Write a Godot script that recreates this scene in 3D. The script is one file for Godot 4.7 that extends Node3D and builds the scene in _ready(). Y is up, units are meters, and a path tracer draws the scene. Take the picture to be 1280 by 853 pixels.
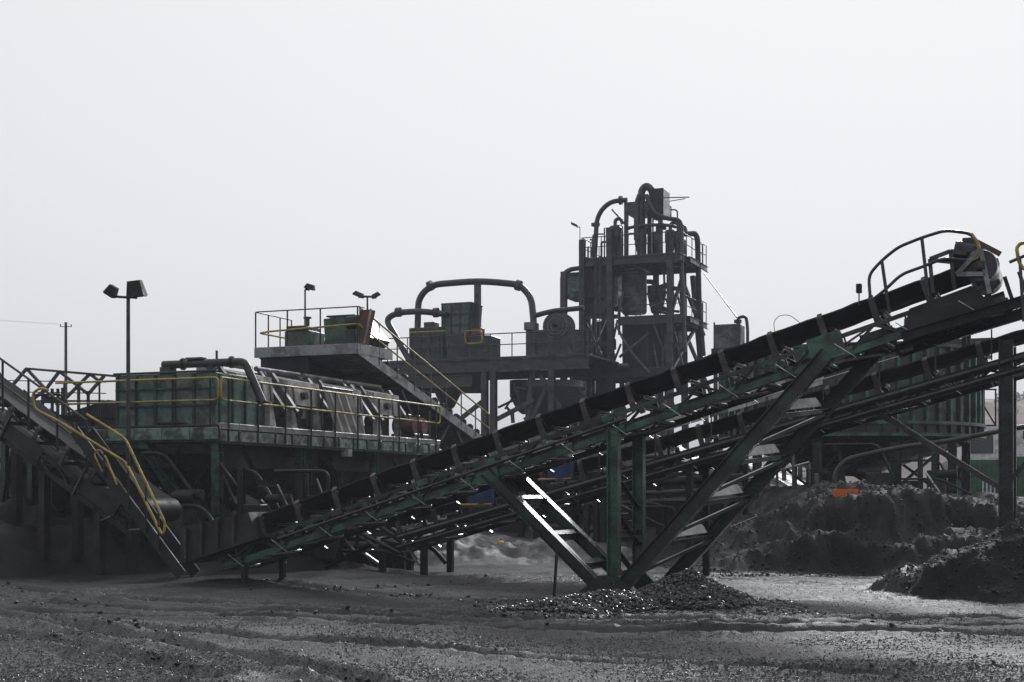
extends Node3D
# Coal washing plant in the rain: conveyors, screening platform, cyclone tower, thickener.
# All lengths in metres; the eye stands at 1.8 m. The whole plant shares one building grid:
# U runs along the conveyors, W across them.
const F := 1758.0
const EYE := 1.8
const HZ := 615.0
const TURN := -0.3805
const UP := Vector3.UP
var U := Vector3(0.92848, 0, 0.37139)
var W := Vector3(0.37139, 0, -0.92848)
var M := {}
var used := {}
var cur: Node3D
var bv := PackedVector3Array()
var bn := PackedVector3Array()
var bc := PackedColorArray()
var rng := RandomNumberGenerator.new()
var n1 := FastNoiseLite.new()
var n2 := FastNoiseLite.new()
var n3 := FastNoiseLite.new()

# ------------------------------------------------------------------ placing
func P(px: float, py: float, d: float) -> Vector3:
	return Vector3((px - 640.0) * d / F, EYE + (HZ - py) * d / F, -d)
func along(p: Vector3, dir: Vector3, px: float) -> Vector3:
	var k := (px - 640.0) / F
	return p + dir * ((k * -p.z - p.x) / (dir.x + k * dir.z))
func lift(p: Vector3, py: float) -> Vector3:
	return Vector3(p.x, EYE + (HZ - py) * -p.z / F, p.z)
func onU(p: Vector3, px: float, py: float) -> Vector3:
	return lift(along(p, U, px), py)
func onW(p: Vector3, px: float, py: float) -> Vector3:
	return lift(along(p, W, px), py)
func gy(p: Vector3, dy := 0.0) -> Vector3:
	return Vector3(p.x, land(p.x, p.z) + dy, p.z)
func flat(p: Vector3, y: float) -> Vector3:
	return Vector3(p.x, y, p.z)

# ------------------------------------------------------------------ nodes
func numbered(nm: String) -> String:
	var n: int = used.get(nm, 0)
	used[nm] = n + 1
	return nm if n == 0 else "%s_%03d" % [nm, n]
func thing(nm: String, label: String, cat: String, at: Vector3, turn := TURN, group := "") -> Node3D:
	var o := Node3D.new()
	o.name = numbered(nm)
	add_child(o)
	o.position = at
	o.rotation.y = turn
	o.set_meta("label", label)
	o.set_meta("category", cat)
	if group != "":
		o.set_meta("group", group)
	cur = o
	return o
func put(nm: String, m: Material, parent: Node = null) -> MeshInstance3D:
	var o := MeshInstance3D.new()
	o.name = nm
	var host: Node = parent if parent else cur
	var inv := cur.transform.affine_inverse() if cur else Transform3D.IDENTITY
	var v := PackedVector3Array()
	var n := PackedVector3Array()
	v.resize(bv.size())
	n.resize(bv.size())
	for i in bv.size():
		v[i] = inv * bv[i]
		n[i] = inv.basis * bn[i]
	var a := []
	a.resize(Mesh.ARRAY_MAX)
	a[Mesh.ARRAY_VERTEX] = v
	a[Mesh.ARRAY_NORMAL] = n
	if bc.size() == bv.size() and bc.size() > 0:
		a[Mesh.ARRAY_COLOR] = bc
	var mesh := ArrayMesh.new()
	mesh.add_surface_from_arrays(Mesh.PRIMITIVE_TRIANGLES, a)
	mesh.surface_set_material(0, m)
	o.mesh = mesh
	bv = PackedVector3Array()
	bn = PackedVector3Array()
	bc = PackedColorArray()
	host.add_child(o, true)
	return o

# ------------------------------------------------------------------ shapes (world coordinates, collected until put())
func tri(a: Vector3, b: Vector3, c: Vector3) -> void:
	var n := (b - a).cross(c - a).normalized()
	bv.append_array([a, c, b])
	bn.append_array([n, n, n])
func quad(a: Vector3, b: Vector3, c: Vector3, d: Vector3) -> void:
	tri(a, b, c)
	tri(a, c, d)
func face(pts: Array, mid: Vector3) -> void:
	var c := Vector3.ZERO
	for p in pts:
		c += p
	c /= pts.size()
	var n: Vector3 = (pts[1] - pts[0]).cross(pts[2] - pts[0])
	var q := pts
	if n.dot(c - mid) < 0:
		q = pts.duplicate()
		q.reverse()
	for i in range(1, q.size() - 1):
		tri(q[0], q[i], q[i + 1])
func hexa(p: Array) -> void:
	var mid := Vector3.ZERO
	for q in p:
		mid += q
	mid /= 8.0
	for f in [[0, 1, 2, 3], [4, 5, 6, 7], [0, 1, 5, 4], [1, 2, 6, 5], [2, 3, 7, 6], [3, 0, 4, 7]]:
		face([p[f[0]], p[f[1]], p[f[2]], p[f[3]]], mid)
func cham(c: Vector3, a: Vector3, b: Vector3, e: Vector3, k: float) -> void:
	var ax := [a, b, e]
	var red := []
	for v in ax:
		red.append(v * maxf(0.0, 1.0 - k / v.length()))
	for i in 3:
		var j := (i + 1) % 3
		var l := (i + 2) % 3
		for s in [-1.0, 1.0]:
			face([c + ax[i] * s + red[j] + red[l], c + ax[i] * s - red[j] + red[l], c + ax[i] * s - red[j] - red[l], c + ax[i] * s + red[j] - red[l]], c)
			for s2 in [-1.0, 1.0]:
				face([c + ax[i] * s + red[j] * s2 + red[l], c + ax[i] * s + red[j] * s2 - red[l], c + red[i] * s + ax[j] * s2 - red[l], c + red[i] * s + ax[j] * s2 + red[l]], c)
	for s in [-1.0, 1.0]:
		for s2 in [-1.0, 1.0]:
			for s3 in [-1.0, 1.0]:
				face([c + ax[0] * s + red[1] * s2 + red[2] * s3, c + red[0] * s + ax[1] * s2 + red[2] * s3, c + red[0] * s + red[1] * s2 + ax[2] * s3], c)
# box on the grid: corner p, extents along U, W and up
func gbox(p: Vector3, eu: float, ew: float, ey: float, k := 0.012) -> void:
	var a := U * eu * 0.5
	var b := W * ew * 0.5
	var e := UP * ey * 0.5
	cham(p + a + b + e, a, b, e, k)
func frame_of(a: Vector3, b: Vector3, up: Vector3) -> Array:
	var t := (b - a).normalized()
	var n := up - t * up.dot(t)
	if n.length() < 0.001:
		n = U - t * U.dot(t)
	n = n.normalized()
	return [t, n, t.cross(n)]
func sweep(a: Vector3, b: Vector3, prof: PackedVector2Array, up := UP) -> void:
	var fr := frame_of(a, b, up)
	var n: Vector3 = fr[1]
	var s: Vector3 = fr[2]
	var m := prof.size()
	var area := 0.0
	for i in m:
		area += prof[i].cross(prof[(i + 1) % m])
	for i in m:
		var p := prof[i]
		var q := prof[(i + 1) % m]
		var a1 := a + s * p.x + n * p.y
		var a2 := a + s * q.x + n * q.y
		var b1 := b + s * p.x + n * p.y
		var b2 := b + s * q.x + n * q.y
		if area > 0:
			quad(a1, a2, b2, b1)
		else:
			quad(a2, a1, b1, b2)
	var ix := Geometry2D.triangulate_polygon(prof)
	for i in range(0, ix.size(), 3):
		var q: Array = []
		for j in 3:
			q.append(prof[ix[i + j]])
		var o := (q[1] - q[0] as Vector2).cross(q[2] - q[0])
		if o < 0:
			var z = q[1]
			q[1] = q[2]
			q[2] = z
		var w3: Array = []
		for v in q:
			w3.append(s * v.x + n * v.y)
		tri(a + w3[0], a + w3[2], a + w3[1])
		tri(b + w3[0], b + w3[1], b + w3[2])
func pbox(w: float, h: float) -> PackedVector2Array:
	return PackedVector2Array([Vector2(-w / 2, -h / 2), Vector2(w / 2, -h / 2), Vector2(w / 2, h / 2), Vector2(-w / 2, h / 2)])
func pang(w: float, t := 0.012, sx := 1.0) -> PackedVector2Array:
	return PackedVector2Array([Vector2(0, 0), Vector2(w * sx, 0), Vector2(w * sx, -t), Vector2(t * sx, -t), Vector2(t * sx, -w), Vector2(0, -w)])
func pchan(w: float, h: float, t := 0.014, sx := 1.0) -> PackedVector2Array:
	return PackedVector2Array([Vector2(0, h / 2), Vector2(w * sx, h / 2), Vector2(w * sx, h / 2 - t), Vector2(t * sx, h / 2 - t), Vector2(t * sx, -h / 2 + t), Vector2(w * sx, -h / 2 + t), Vector2(w * sx, -h / 2), Vector2(0, -h / 2)])
func pbeam(w: float, h: float, t := 0.018) -> PackedVector2Array:
	var a := w / 2
	var b := h / 2
	return PackedVector2Array([Vector2(-a, -b), Vector2(a, -b), Vector2(a, -b + t), Vector2(t / 2, -b + t), Vector2(t / 2, b - t), Vector2(a, b - t), Vector2(a, b), Vector2(-a, b), Vector2(-a, b - t), Vector2(-t / 2, b - t), Vector2(-t / 2, -b + t), Vector2(-a, -b + t)])
func bent(pts: Array, r: float) -> Array:
	if pts.size() < 3 or r <= 0:
		return pts
	var out := [pts[0]]
	for i in range(1, pts.size() - 1):
		var p: Vector3 = pts[i]
		var u: Vector3 = pts[i - 1] - p
		var v: Vector3 = pts[i + 1] - p
		var k := minf(r, minf(u.length(), v.length()) * 0.49)
		var a := p + u.normalized() * k
		var b := p + v.normalized() * k
		for j in 6:
			var t := j / 5.0
			out.append(a.lerp(p, t).lerp(p.lerp(b, t), t))
	out.append(pts[-1])
	return out
func tube(pts0: Array, r: float, seg := 8, fillet := 0.0, r2 := -1.0) -> void:
	var pts := bent(pts0, fillet)
	var rings := []
	var dirs := []
	var t0: Vector3 = (pts[1] - pts[0]).normalized()
	var n := t0.cross(UP if absf(t0.y) < 0.9 else U).normalized()
	for i in pts.size():
		var t: Vector3
		if i == 0:
			t = t0
		elif i == pts.size() - 1:
			t = (pts[i] - pts[i - 1]).normalized()
		else:
			t = ((pts[i] - pts[i - 1]).normalized() + (pts[i + 1] - pts[i]).normalized()).normalized()
		n = (n - t * n.dot(t)).normalized()
		var b := t.cross(n)
		var ring := []
		var dr := []
		var rr := r if r2 < 0 else lerpf(r, r2, i / float(pts.size() - 1))
		for k in seg:
			var an := TAU * k / seg
			var dv := n * cos(an) + b * sin(an)
			dr.append(dv)
			ring.append(pts[i] + dv * rr)
		rings.append(ring)
		dirs.append(dr)
	for i in rings.size() - 1:
		for k in seg:
			var k2 := (k + 1) % seg
			bv.append_array([rings[i][k], rings[i + 1][k2], rings[i][k2], rings[i][k], rings[i + 1][k], rings[i + 1][k2]])
			bn.append_array([dirs[i][k], dirs[i + 1][k2], dirs[i][k2], dirs[i][k], dirs[i + 1][k], dirs[i + 1][k2]])
	var e := pts.size() - 1
	for k in range(1, seg - 1):
		tri(rings[0][0], rings[0][k + 1], rings[0][k])
		tri(rings[e][0], rings[e][k], rings[e][k + 1])
func lathe(c: Vector3, prof: Array, seg := 20, axis := UP) -> void:
	var ax := axis.normalized()
	var a := (U if absf(ax.dot(U)) < 0.9 else W)
	a = (a - ax * a.dot(ax)).normalized()
	var b := ax.cross(a)
	for i in prof.size() - 1:
		var p: Vector2 = prof[i]
		var q: Vector2 = prof[i + 1]
		var sl := Vector2(q.y - p.y, p.x - q.x).normalized()
		for k in seg:
			var d1 := a * cos(TAU * k / seg) + b * sin(TAU * k / seg)
			var d2 := a * cos(TAU * (k + 1) / seg) + b * sin(TAU * (k + 1) / seg)
			var na := (d1 * sl.x + ax * sl.y).normalized()
			var nb := (d2 * sl.x + ax * sl.y).normalized()
			var p1 := c + d1 * p.x + ax * p.y
			var p2 := c + d2 * p.x + ax * p.y
			var q1 := c + d1 * q.x + ax * q.y
			var q2 := c + d2 * q.x + ax * q.y
			bv.append_array([p1, q2, p2, p1, q1, q2])
			bn.append_array([na, nb, nb, na, na, nb])
func slab(pts: Array, th: float, up := UP) -> void:
	var n: Vector3 = (pts[1] - pts[0]).cross(pts[2] - pts[0]).normalized()
	if n.dot(up) < 0:
		n = -n
	hexa([pts[0] - n * th, pts[1] - n * th, pts[2] - n * th, pts[3] - n * th, pts[0], pts[1], pts[2], pts[3]])

# ------------------------------------------------------------------ repeated steelwork
func part_bar(nm: String, a: Vector3, b: Vector3, prof: PackedVector2Array, m: Material, up := UP, parent: Node = null) -> MeshInstance3D:
	sweep(a, b, prof, up)
	return put(nm, m, parent)
func handrail(base: Array, h: float, m_top: Material, m_mid: Material, m_post: Material, spacing := 1.2, closed := false, r := 0.024) -> void:
	var top := []
	var mid := []
	for p in base:
		top.append(p + UP * h)
		mid.append(p + UP * h * 0.52)
	if closed:
		var loop := top.duplicate()
		var back := mid.duplicate()
		back.reverse()
		loop.append_array(back)
		loop.append(loop[0])
		tube(loop, r, 7, 0.12)
		put("rail_loop", m_top)
	else:
		tube(top, r, 7, 0.08)
		put("top_rail", m_top)
		tube(mid, r * 0.9, 7, 0.08)
		put("mid_rail", m_mid)
	for i in base.size() - 1:
		var a: Vector3 = base[i]
		var b: Vector3 = base[i + 1]
		var n := maxi(1, roundi(a.distance_to(b) / spacing))
		for k in range(0 if i == 0 else 1, n + 1):
			var p := a.lerp(b, k / float(n))
			tube([p - UP * 0.02, p + UP * (h - 0.005)], r * 1.0, 6)
			put("post", m_post)

# ------------------------------------------------------------------ land
var tracks := []
func land(x: float, z: float) -> float:
	var d := -z
	var h := 0.0
	# the yard climbs a little behind the conveyors
	h += 0.85 * smoothstep(33.5, 41.0, d + n1.get_noise_2d(x * 4.0, z * 4.0) * 1.5)
	# steep-cut bank of coal fines on the right
	var bx := smoothstep(3.6, 6.2, x)
	if bx > 0.0 and d > 27.0:
		var crest := 0.42 + 0.55 * smoothstep(6.0, 8.0, x) - 0.2 * smoothstep(10.0, 11.5, x)
		var edge := 31.0 + 1.3 * n1.get_noise_2d(x * 9.0, 7.0) - 0.5 * smoothstep(6.0, 8.0, x)
		var lump := n2.get_noise_2d(x * 0.45, z * 0.6) * 0.34 + n2.get_noise_2d(x * 1.7, z * 1.7) * 0.17 - 0.06 + n3.get_noise_2d(x, z) * 0.07
		var step1 := smoothstep(edge, edge + 0.9, d) * (0.55 + 0.3 * crest)
		var step2 := smoothstep(edge + 1.6, edge + 2.8, d + n1.get_noise_2d(x * 14.0, 90.0) * 0.8) * crest
		h = maxf(h, bx * (step1 + step2 + lump * smoothstep(edge, edge + 0.8, d)))
	# black heap at the right edge
	var hx := Vector2(x - 9.5, (d - 25.6) * 1.1)
	h += maxf(0.0, 1.4 - hx.length() * (0.54 + 0.2 * n2.get_noise_2d(x * 0.6, z * 0.6) + 0.05 * n3.get_noise_2d(x, z)))
	# heap at the left edge
	var lx := Vector2(x + 11.8, d - 30.2)
	h += maxf(0.0, 1.25 - lx.length() * 0.55)
	# mound added below the left deck to fill its shade with black
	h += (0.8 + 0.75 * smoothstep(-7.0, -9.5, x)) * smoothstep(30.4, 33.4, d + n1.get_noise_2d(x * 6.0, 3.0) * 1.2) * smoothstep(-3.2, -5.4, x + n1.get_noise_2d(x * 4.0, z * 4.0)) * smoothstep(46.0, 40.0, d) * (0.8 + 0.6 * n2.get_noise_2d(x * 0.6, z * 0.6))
	# low spoil in the middle distance
	h += 0.3 * smoothstep(2.6, 0.3, Vector2((x + 0.6) * 0.55, d - 36.0).length()) * (1.0 + n2.get_noise_2d(x, z))
	h += 0.1 * smoothstep(1.0, 0.0, Vector2((x + 3.6) * 0.6, d - 29.6).length())
	h += 0.16 * smoothstep(1.0, 0.0, Vector2((x + 3.9) * 0.5, d - 31.6).length()) * (1.0 + n2.get_noise_2d(x * 2.0, z * 2.0))
	if d < 48.0 and d > 6.0 and absf(x) < 24.0:
		h += n1.get_noise_2d(x * 2.2, z * 2.2) * 0.09 + n2.get_noise_2d(x * 0.35, z * 0.8) * 0.045 + n2.get_noise_2d(x * 1.6, z * 1.6) * 0.009
		h += n3.get_noise_2d(x, z) * 0.02 * (0.3 + 0.7 * rough_at(x, z))
		if d < 34.0:
			for t in tracks:
				var q := near_track(t, x, z)
				if q < 0.6:
					var w: float = t.w
					h -= t.deep * exp(-pow(q / w, 2.0)) * (0.85 + 0.4 * n2.get_noise_2d(x * 0.5 + 40.0, z * 0.5))
					h += t.deep * 0.4 * exp(-pow((q - w * 2.0) / (w * 0.8), 2.0)) * (0.8 + 0.5 * n2.get_noise_2d(x * 0.4, z * 0.4) + 0.35 * n3.get_noise_2d(x * 0.8, z * 0.8))
	return h
func near_track(t: Dictionary, x: float, z: float) -> float:
	if x < t.lo.x or x > t.hi.x or z < t.lo.y or z > t.hi.y:
		return 9.0
	var best := 9.0
	var p := Vector2(x, z)
	for i in t.pts.size() - 1:
		var c := Geometry2D.get_closest_point_to_segment(p, t.pts[i], t.pts[i + 1])
		best = minf(best, p.distance_to(c))
	return best
# 1 on loose gravel, 0 on the smooth slurry flats
func rough_at(x: float, z: float) -> float:
	var d := -z
	var n := n1.get_noise_2d(x * 1.6 + 300.0, z * 3.0)
	var band := smoothstep(21.5, 19.0, d + n * 5.0 + 0.16 * (x + 1.0))
	var bank := smoothstep(3.4, 4.6, x) * smoothstep(29.6, 30.6, d)
	bank = maxf(bank, smoothstep(3.6, 2.6, Vector2(x - 9.5, d - 25.6).length()))
	bank = maxf(bank, smoothstep(33.5, 34.5, d + n * 2.0) * 0.8)
	return clampf(maxf(maxf(band, bank), smoothstep(0.2, 0.45, n) * 0.6), 0.0, 1.0)
func add_track(pix: Array, deep: float, w: float) -> void:
	var pts := []
	for q in pix:
		var d: float = EYE * F / (q[1] - HZ)
		pts.append(Vector2((q[0] - 640.0) * d / F, -d))
	var lo: Vector2 = pts[0]
	var hi: Vector2 = pts[0]
	for p in pts:
		lo = lo.min(p)
		hi = hi.max(p)
	tracks.append({"pts": pts, "deep": deep, "w": w, "lo": lo - Vector2(0.7, 0.7), "hi": hi + Vector2(0.7, 0.7)})

# ------------------------------------------------------------------ materials
func noise_img(seed_: int, freq: float, size: int, oct := 4) -> PackedByteArray:
	var f := FastNoiseLite.new()
	f.seed = seed_
	f.noise_type = FastNoiseLite.TYPE_SIMPLEX_SMOOTH
	f.frequency = freq
	f.fractal_octaves = oct
	var im := f.get_seamless_image(size, size)
	im.convert(Image.FORMAT_L8)
	return im.get_data()
# paint with grime, rust flecks and pale streaks: base and the colour of what lies on it (linear values)
func painted(base: Color, dirt: Color, amount: float, rough: float, tile := 0.45, rust := 0.06, seed_ := 1, metal := 0.0, sz := 256) -> StandardMaterial3D:
	var a := noise_img(seed_, 0.012, sz, 5)
	var b := noise_img(seed_ + 50, 0.05, sz, 4)
	var c := noise_img(seed_ + 90, 0.16, sz, 2)
	var out := PackedByteArray()
	out.resize(sz * sz * 3)
	var rg := PackedByteArray()
	rg.resize(sz * sz * 3)
	var rc := Color(0.11, 0.05, 0.028)
	for i in sz * sz:
		var va := a[i] / 255.0
		var vb := b[i] / 255.0
		var vc := c[i] / 255.0
		var col := base * (0.82 + 0.36 * vc)
		col = col.lerp(dirt, clampf((va * 0.65 + vb * 0.35 - 0.5 + amount * 0.5) * 3.2, 0.0, 0.92))
		if vb * 0.6 + vc * 0.4 > 0.78 - rust:
			col = col.lerp(rc, 0.65)
		col = col.linear_to_srgb()
		out[i * 3] = clampi(int(col.r * 255.0), 0, 255)
		out[i * 3 + 1] = clampi(int(col.g * 255.0), 0, 255)
		out[i * 3 + 2] = clampi(int(col.b * 255.0), 0, 255)
		var r := clampi(int((rough + (va - 0.5) * 0.5 + (vc - 0.5) * 0.15) * 255.0), 20, 250)
		rg[i * 3] = r
		rg[i * 3 + 1] = r
		rg[i * 3 + 2] = r
	var m := StandardMaterial3D.new()
	m.albedo_texture = ImageTexture.create_from_image(Image.create_from_data(sz, sz, false, Image.FORMAT_RGB8, out))
	m.roughness_texture = ImageTexture.create_from_image(Image.create_from_data(sz, sz, false, Image.FORMAT_RGB8, rg))
	m.roughness = 1.0
	m.metallic = metal
	m.uv1_triplanar = true
	m.uv1_world_triplanar = true
	m.uv1_scale = Vector3.ONE * tile
	return m
func plain(c: Color, rough: float, metal := 0.0) -> StandardMaterial3D:
	var m := StandardMaterial3D.new()
	m.albedo_color = c.linear_to_srgb()
	m.roughness = rough
	m.metallic = metal
	return m
func make_materials() -> void:
	var soot := Color(0.009, 0.009, 0.01)
	M.green = painted(Color(0.045, 0.14, 0.09), soot, 0.32, 0.32, 0.5, 0.1, 1)
	M.darkgreen = painted(Color(0.014, 0.05, 0.032), soot, 0.4, 0.28, 0.5, 0.09, 2)
	M.teal = painted(Color(0.24, 0.33, 0.295), soot, 0.3, 0.5, 0.4, 0.05, 3)
	M.steel = painted(Color(0.05, 0.052, 0.056), soot, 0.36, 0.32, 0.6, 0.1, 4)
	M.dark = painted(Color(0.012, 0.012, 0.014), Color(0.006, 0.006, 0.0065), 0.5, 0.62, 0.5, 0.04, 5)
	M.greysteel = painted(Color(0.17, 0.175, 0.18), Color(0.03, 0.03, 0.032), 0.42, 0.5, 0.5, 0.05, 6)
	M.bracket = painted(Color(0.1, 0.096, 0.092), Color(0.02, 0.019, 0.019), 0.5, 0.3, 0.9, 0.08, 26)
	M.binpaint = painted(Color(0.15, 0.24, 0.205), Color(0.04, 0.055, 0.05), 0.28, 0.45, 0.5, 0.04, 27)
	M.fascia = painted(Color(0.3, 0.32, 0.32), Color(0.1, 0.105, 0.105), 0.32, 0.4, 0.5, 0.05, 28)
	M.pale = painted(Color(0.5, 0.49, 0.475), Color(0.14, 0.135, 0.13), 0.34, 0.6, 0.45, 0.03, 7)
	M.galv = painted(Color(0.5, 0.51, 0.52), Color(0.25, 0.25, 0.25), 0.3, 0.25, 0.8, 0.0, 8, 0.7)
	M.yellow = painted(Color(0.52, 0.38, 0.045), Color(0.2, 0.16, 0.06), 0.32, 0.45, 0.9, 0.04, 9)
	M.white = painted(Color(0.78, 0.78, 0.77), Color(0.4, 0.4, 0.4), 0.2, 0.4, 0.7, 0.0, 10)
	M.rubber = painted(Color(0.013, 0.013, 0.014), Color(0.045, 0.045, 0.046), 0.3, 0.7, 0.6, 0.0, 11)
	M.red = painted(Color(0.2, 0.05, 0.045), Color(0.06, 0.035, 0.032), 0.4, 0.5, 0.8, 0.05, 12)
	M.blue = painted(Color(0.03, 0.075, 0.24), Color(0.05, 0.05, 0.06), 0.25, 0.5, 0.6, 0.0, 13)
	M.concrete = painted(Color(0.2, 0.195, 0.185), Color(0.09, 0.088, 0.085), 0.45, 0.8, 0.4, 0.0, 14)
	M.orange = plain(Color(0.75, 0.16, 0.02), 0.5)
	M.ball = plain(Color(0.7, 0.42, 0.06), 0.45)
	M.cgreen = painted(Color(0.035, 0.12, 0.05), Color(0.03, 0.05, 0.03), 0.3, 0.5, 0.4, 0.04, 15)
	M.wood = painted(Color(0.05, 0.045, 0.04), Color(0.03, 0.028, 0.026), 0.4, 0.8, 1.2, 0.0, 16)
	M.glass = plain(Color(0.02, 0.022, 0.025), 0.1)
	M.navy = painted(Color(0.04, 0.055, 0.075), soot, 0.35, 0.35, 0.8, 0.0, 17)
	M.coal = painted(Color(0.016, 0.016, 0.017), Color(0.008, 0.008, 0.009), 0.45, 0.5, 0.7, 0.0, 18)
	M.hill = painted(Color(0.42, 0.34, 0.29), Color(0.3, 0.24, 0.2), 0.4, 0.95, 0.02, 0.0, 19)
	M.shrub = painted(Color(0.05, 0.06, 0.04), Color(0.03, 0.04, 0.025), 0.4, 0.9, 0.3, 0.0, 20)
	M.wet = painted(Color(0.3, 0.31, 0.31), Color(0.12, 0.125, 0.125), 0.3, 0.22, 0.8, 0.0, 21)
	var lump := StandardMaterial3D.new()
	lump.vertex_color_use_as_albedo = true
	lump.roughness = 0.22
	M.lump = lump
	var clod := lump.duplicate()
	clod.roughness = 0.5
	clod.albedo_color = Color(0.6, 0.6, 0.6)
	M.clod = clod
# grit (loose gravel and fines) or mud (smooth wet slurry): tiled grain, world-mapped; slow tone comes from the vertices
func ground_material(mud: bool) -> StandardMaterial3D:
	var sz := 1024
	var a := noise_img(31 + int(mud), 0.02, sz, 4)
	var b := noise_img(41 + int(mud), 0.09, sz, 3)
	var c := noise_img(51 + int(mud), 0.24, sz, 2)
	var col := PackedByteArray()
	var rg := PackedByteArray()
	var hg := PackedByteArray()
	col.resize(sz * sz * 3)
	rg.resize(sz * sz)
	hg.resize(sz * sz)
	for k in sz * sz:
		var va := a[k] / 255.0
		var vb := b[k] / 255.0
		var vc := c[k] / 255.0
		var grain := (vb - 0.5) * 0.9 + (vc - 0.5) * 1.1
		var v := 0.55 + (va - 0.5) * 0.5 + grain * (0.18 if mud else 0.75)
		if not mud and vc > 0.8:
			v += 0.5
		var t := clampi(int(pow(clampf(v, 0.06, 1.0), 1.0 / 2.2) * 255.0), 0, 255)
		col[k * 3] = t
		col[k * 3 + 1] = t
		col[k * 3 + 2] = t
		var h := (va * 0.5 + vb * 0.3 + vc * 0.2) if mud else (va * 0.25 + vb * 0.45 + vc * 0.3)
		hg[k] = clampi(int(h * 255.0), 0, 255)
		var rr := (0.6 + 0.3 * (va - 0.5)) if mud else (0.45 - 0.5 * (vc - 0.5))
		rg[k] = clampi(int(rr * 255.0), 40, 250)
	var him := Image.create_from_data(sz, sz, false, Image.FORMAT_L8, hg)
	him.convert(Image.FORMAT_RGBA8)
	him.bump_map_to_normal_map(5.0 if mud else 13.0)
	var m := StandardMaterial3D.new()
	m.albedo_texture = ImageTexture.create_from_image(Image.create_from_data(sz, sz, false, Image.FORMAT_RGB8, col))
	m.roughness_texture = ImageTexture.create_from_image(Image.create_from_data(sz, sz, false, Image.FORMAT_L8, rg))
	m.normal_enabled = true
	m.normal_texture = ImageTexture.create_from_image(him)
	m.normal_scale = 1.0
	m.roughness = 1.0
	m.metallic_specular = 0.42 if mud else 0.5
	m.vertex_color_use_as_albedo = true
	m.uv1_triplanar = true
	m.uv1_world_triplanar = true
	m.uv1_scale = Vector3.ONE * (0.3 if mud else 0.37)
	return m
# 1 on the coal bank and heaps; under the plant its shade painted black
func fines_shade_at(x: float, z: float) -> float:
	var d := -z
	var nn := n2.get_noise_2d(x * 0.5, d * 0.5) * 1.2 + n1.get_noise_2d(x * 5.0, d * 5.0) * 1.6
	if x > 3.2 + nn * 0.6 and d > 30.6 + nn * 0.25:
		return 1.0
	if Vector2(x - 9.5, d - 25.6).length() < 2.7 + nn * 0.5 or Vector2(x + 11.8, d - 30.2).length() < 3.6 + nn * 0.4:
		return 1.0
	if x < -3.2 + nn and d > 29.9 + nn * 0.4 - (0.0 if x > -8.0 else 1.4):  # painted shade: blackens the ground below and around the left deck
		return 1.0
	return 0.0

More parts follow.
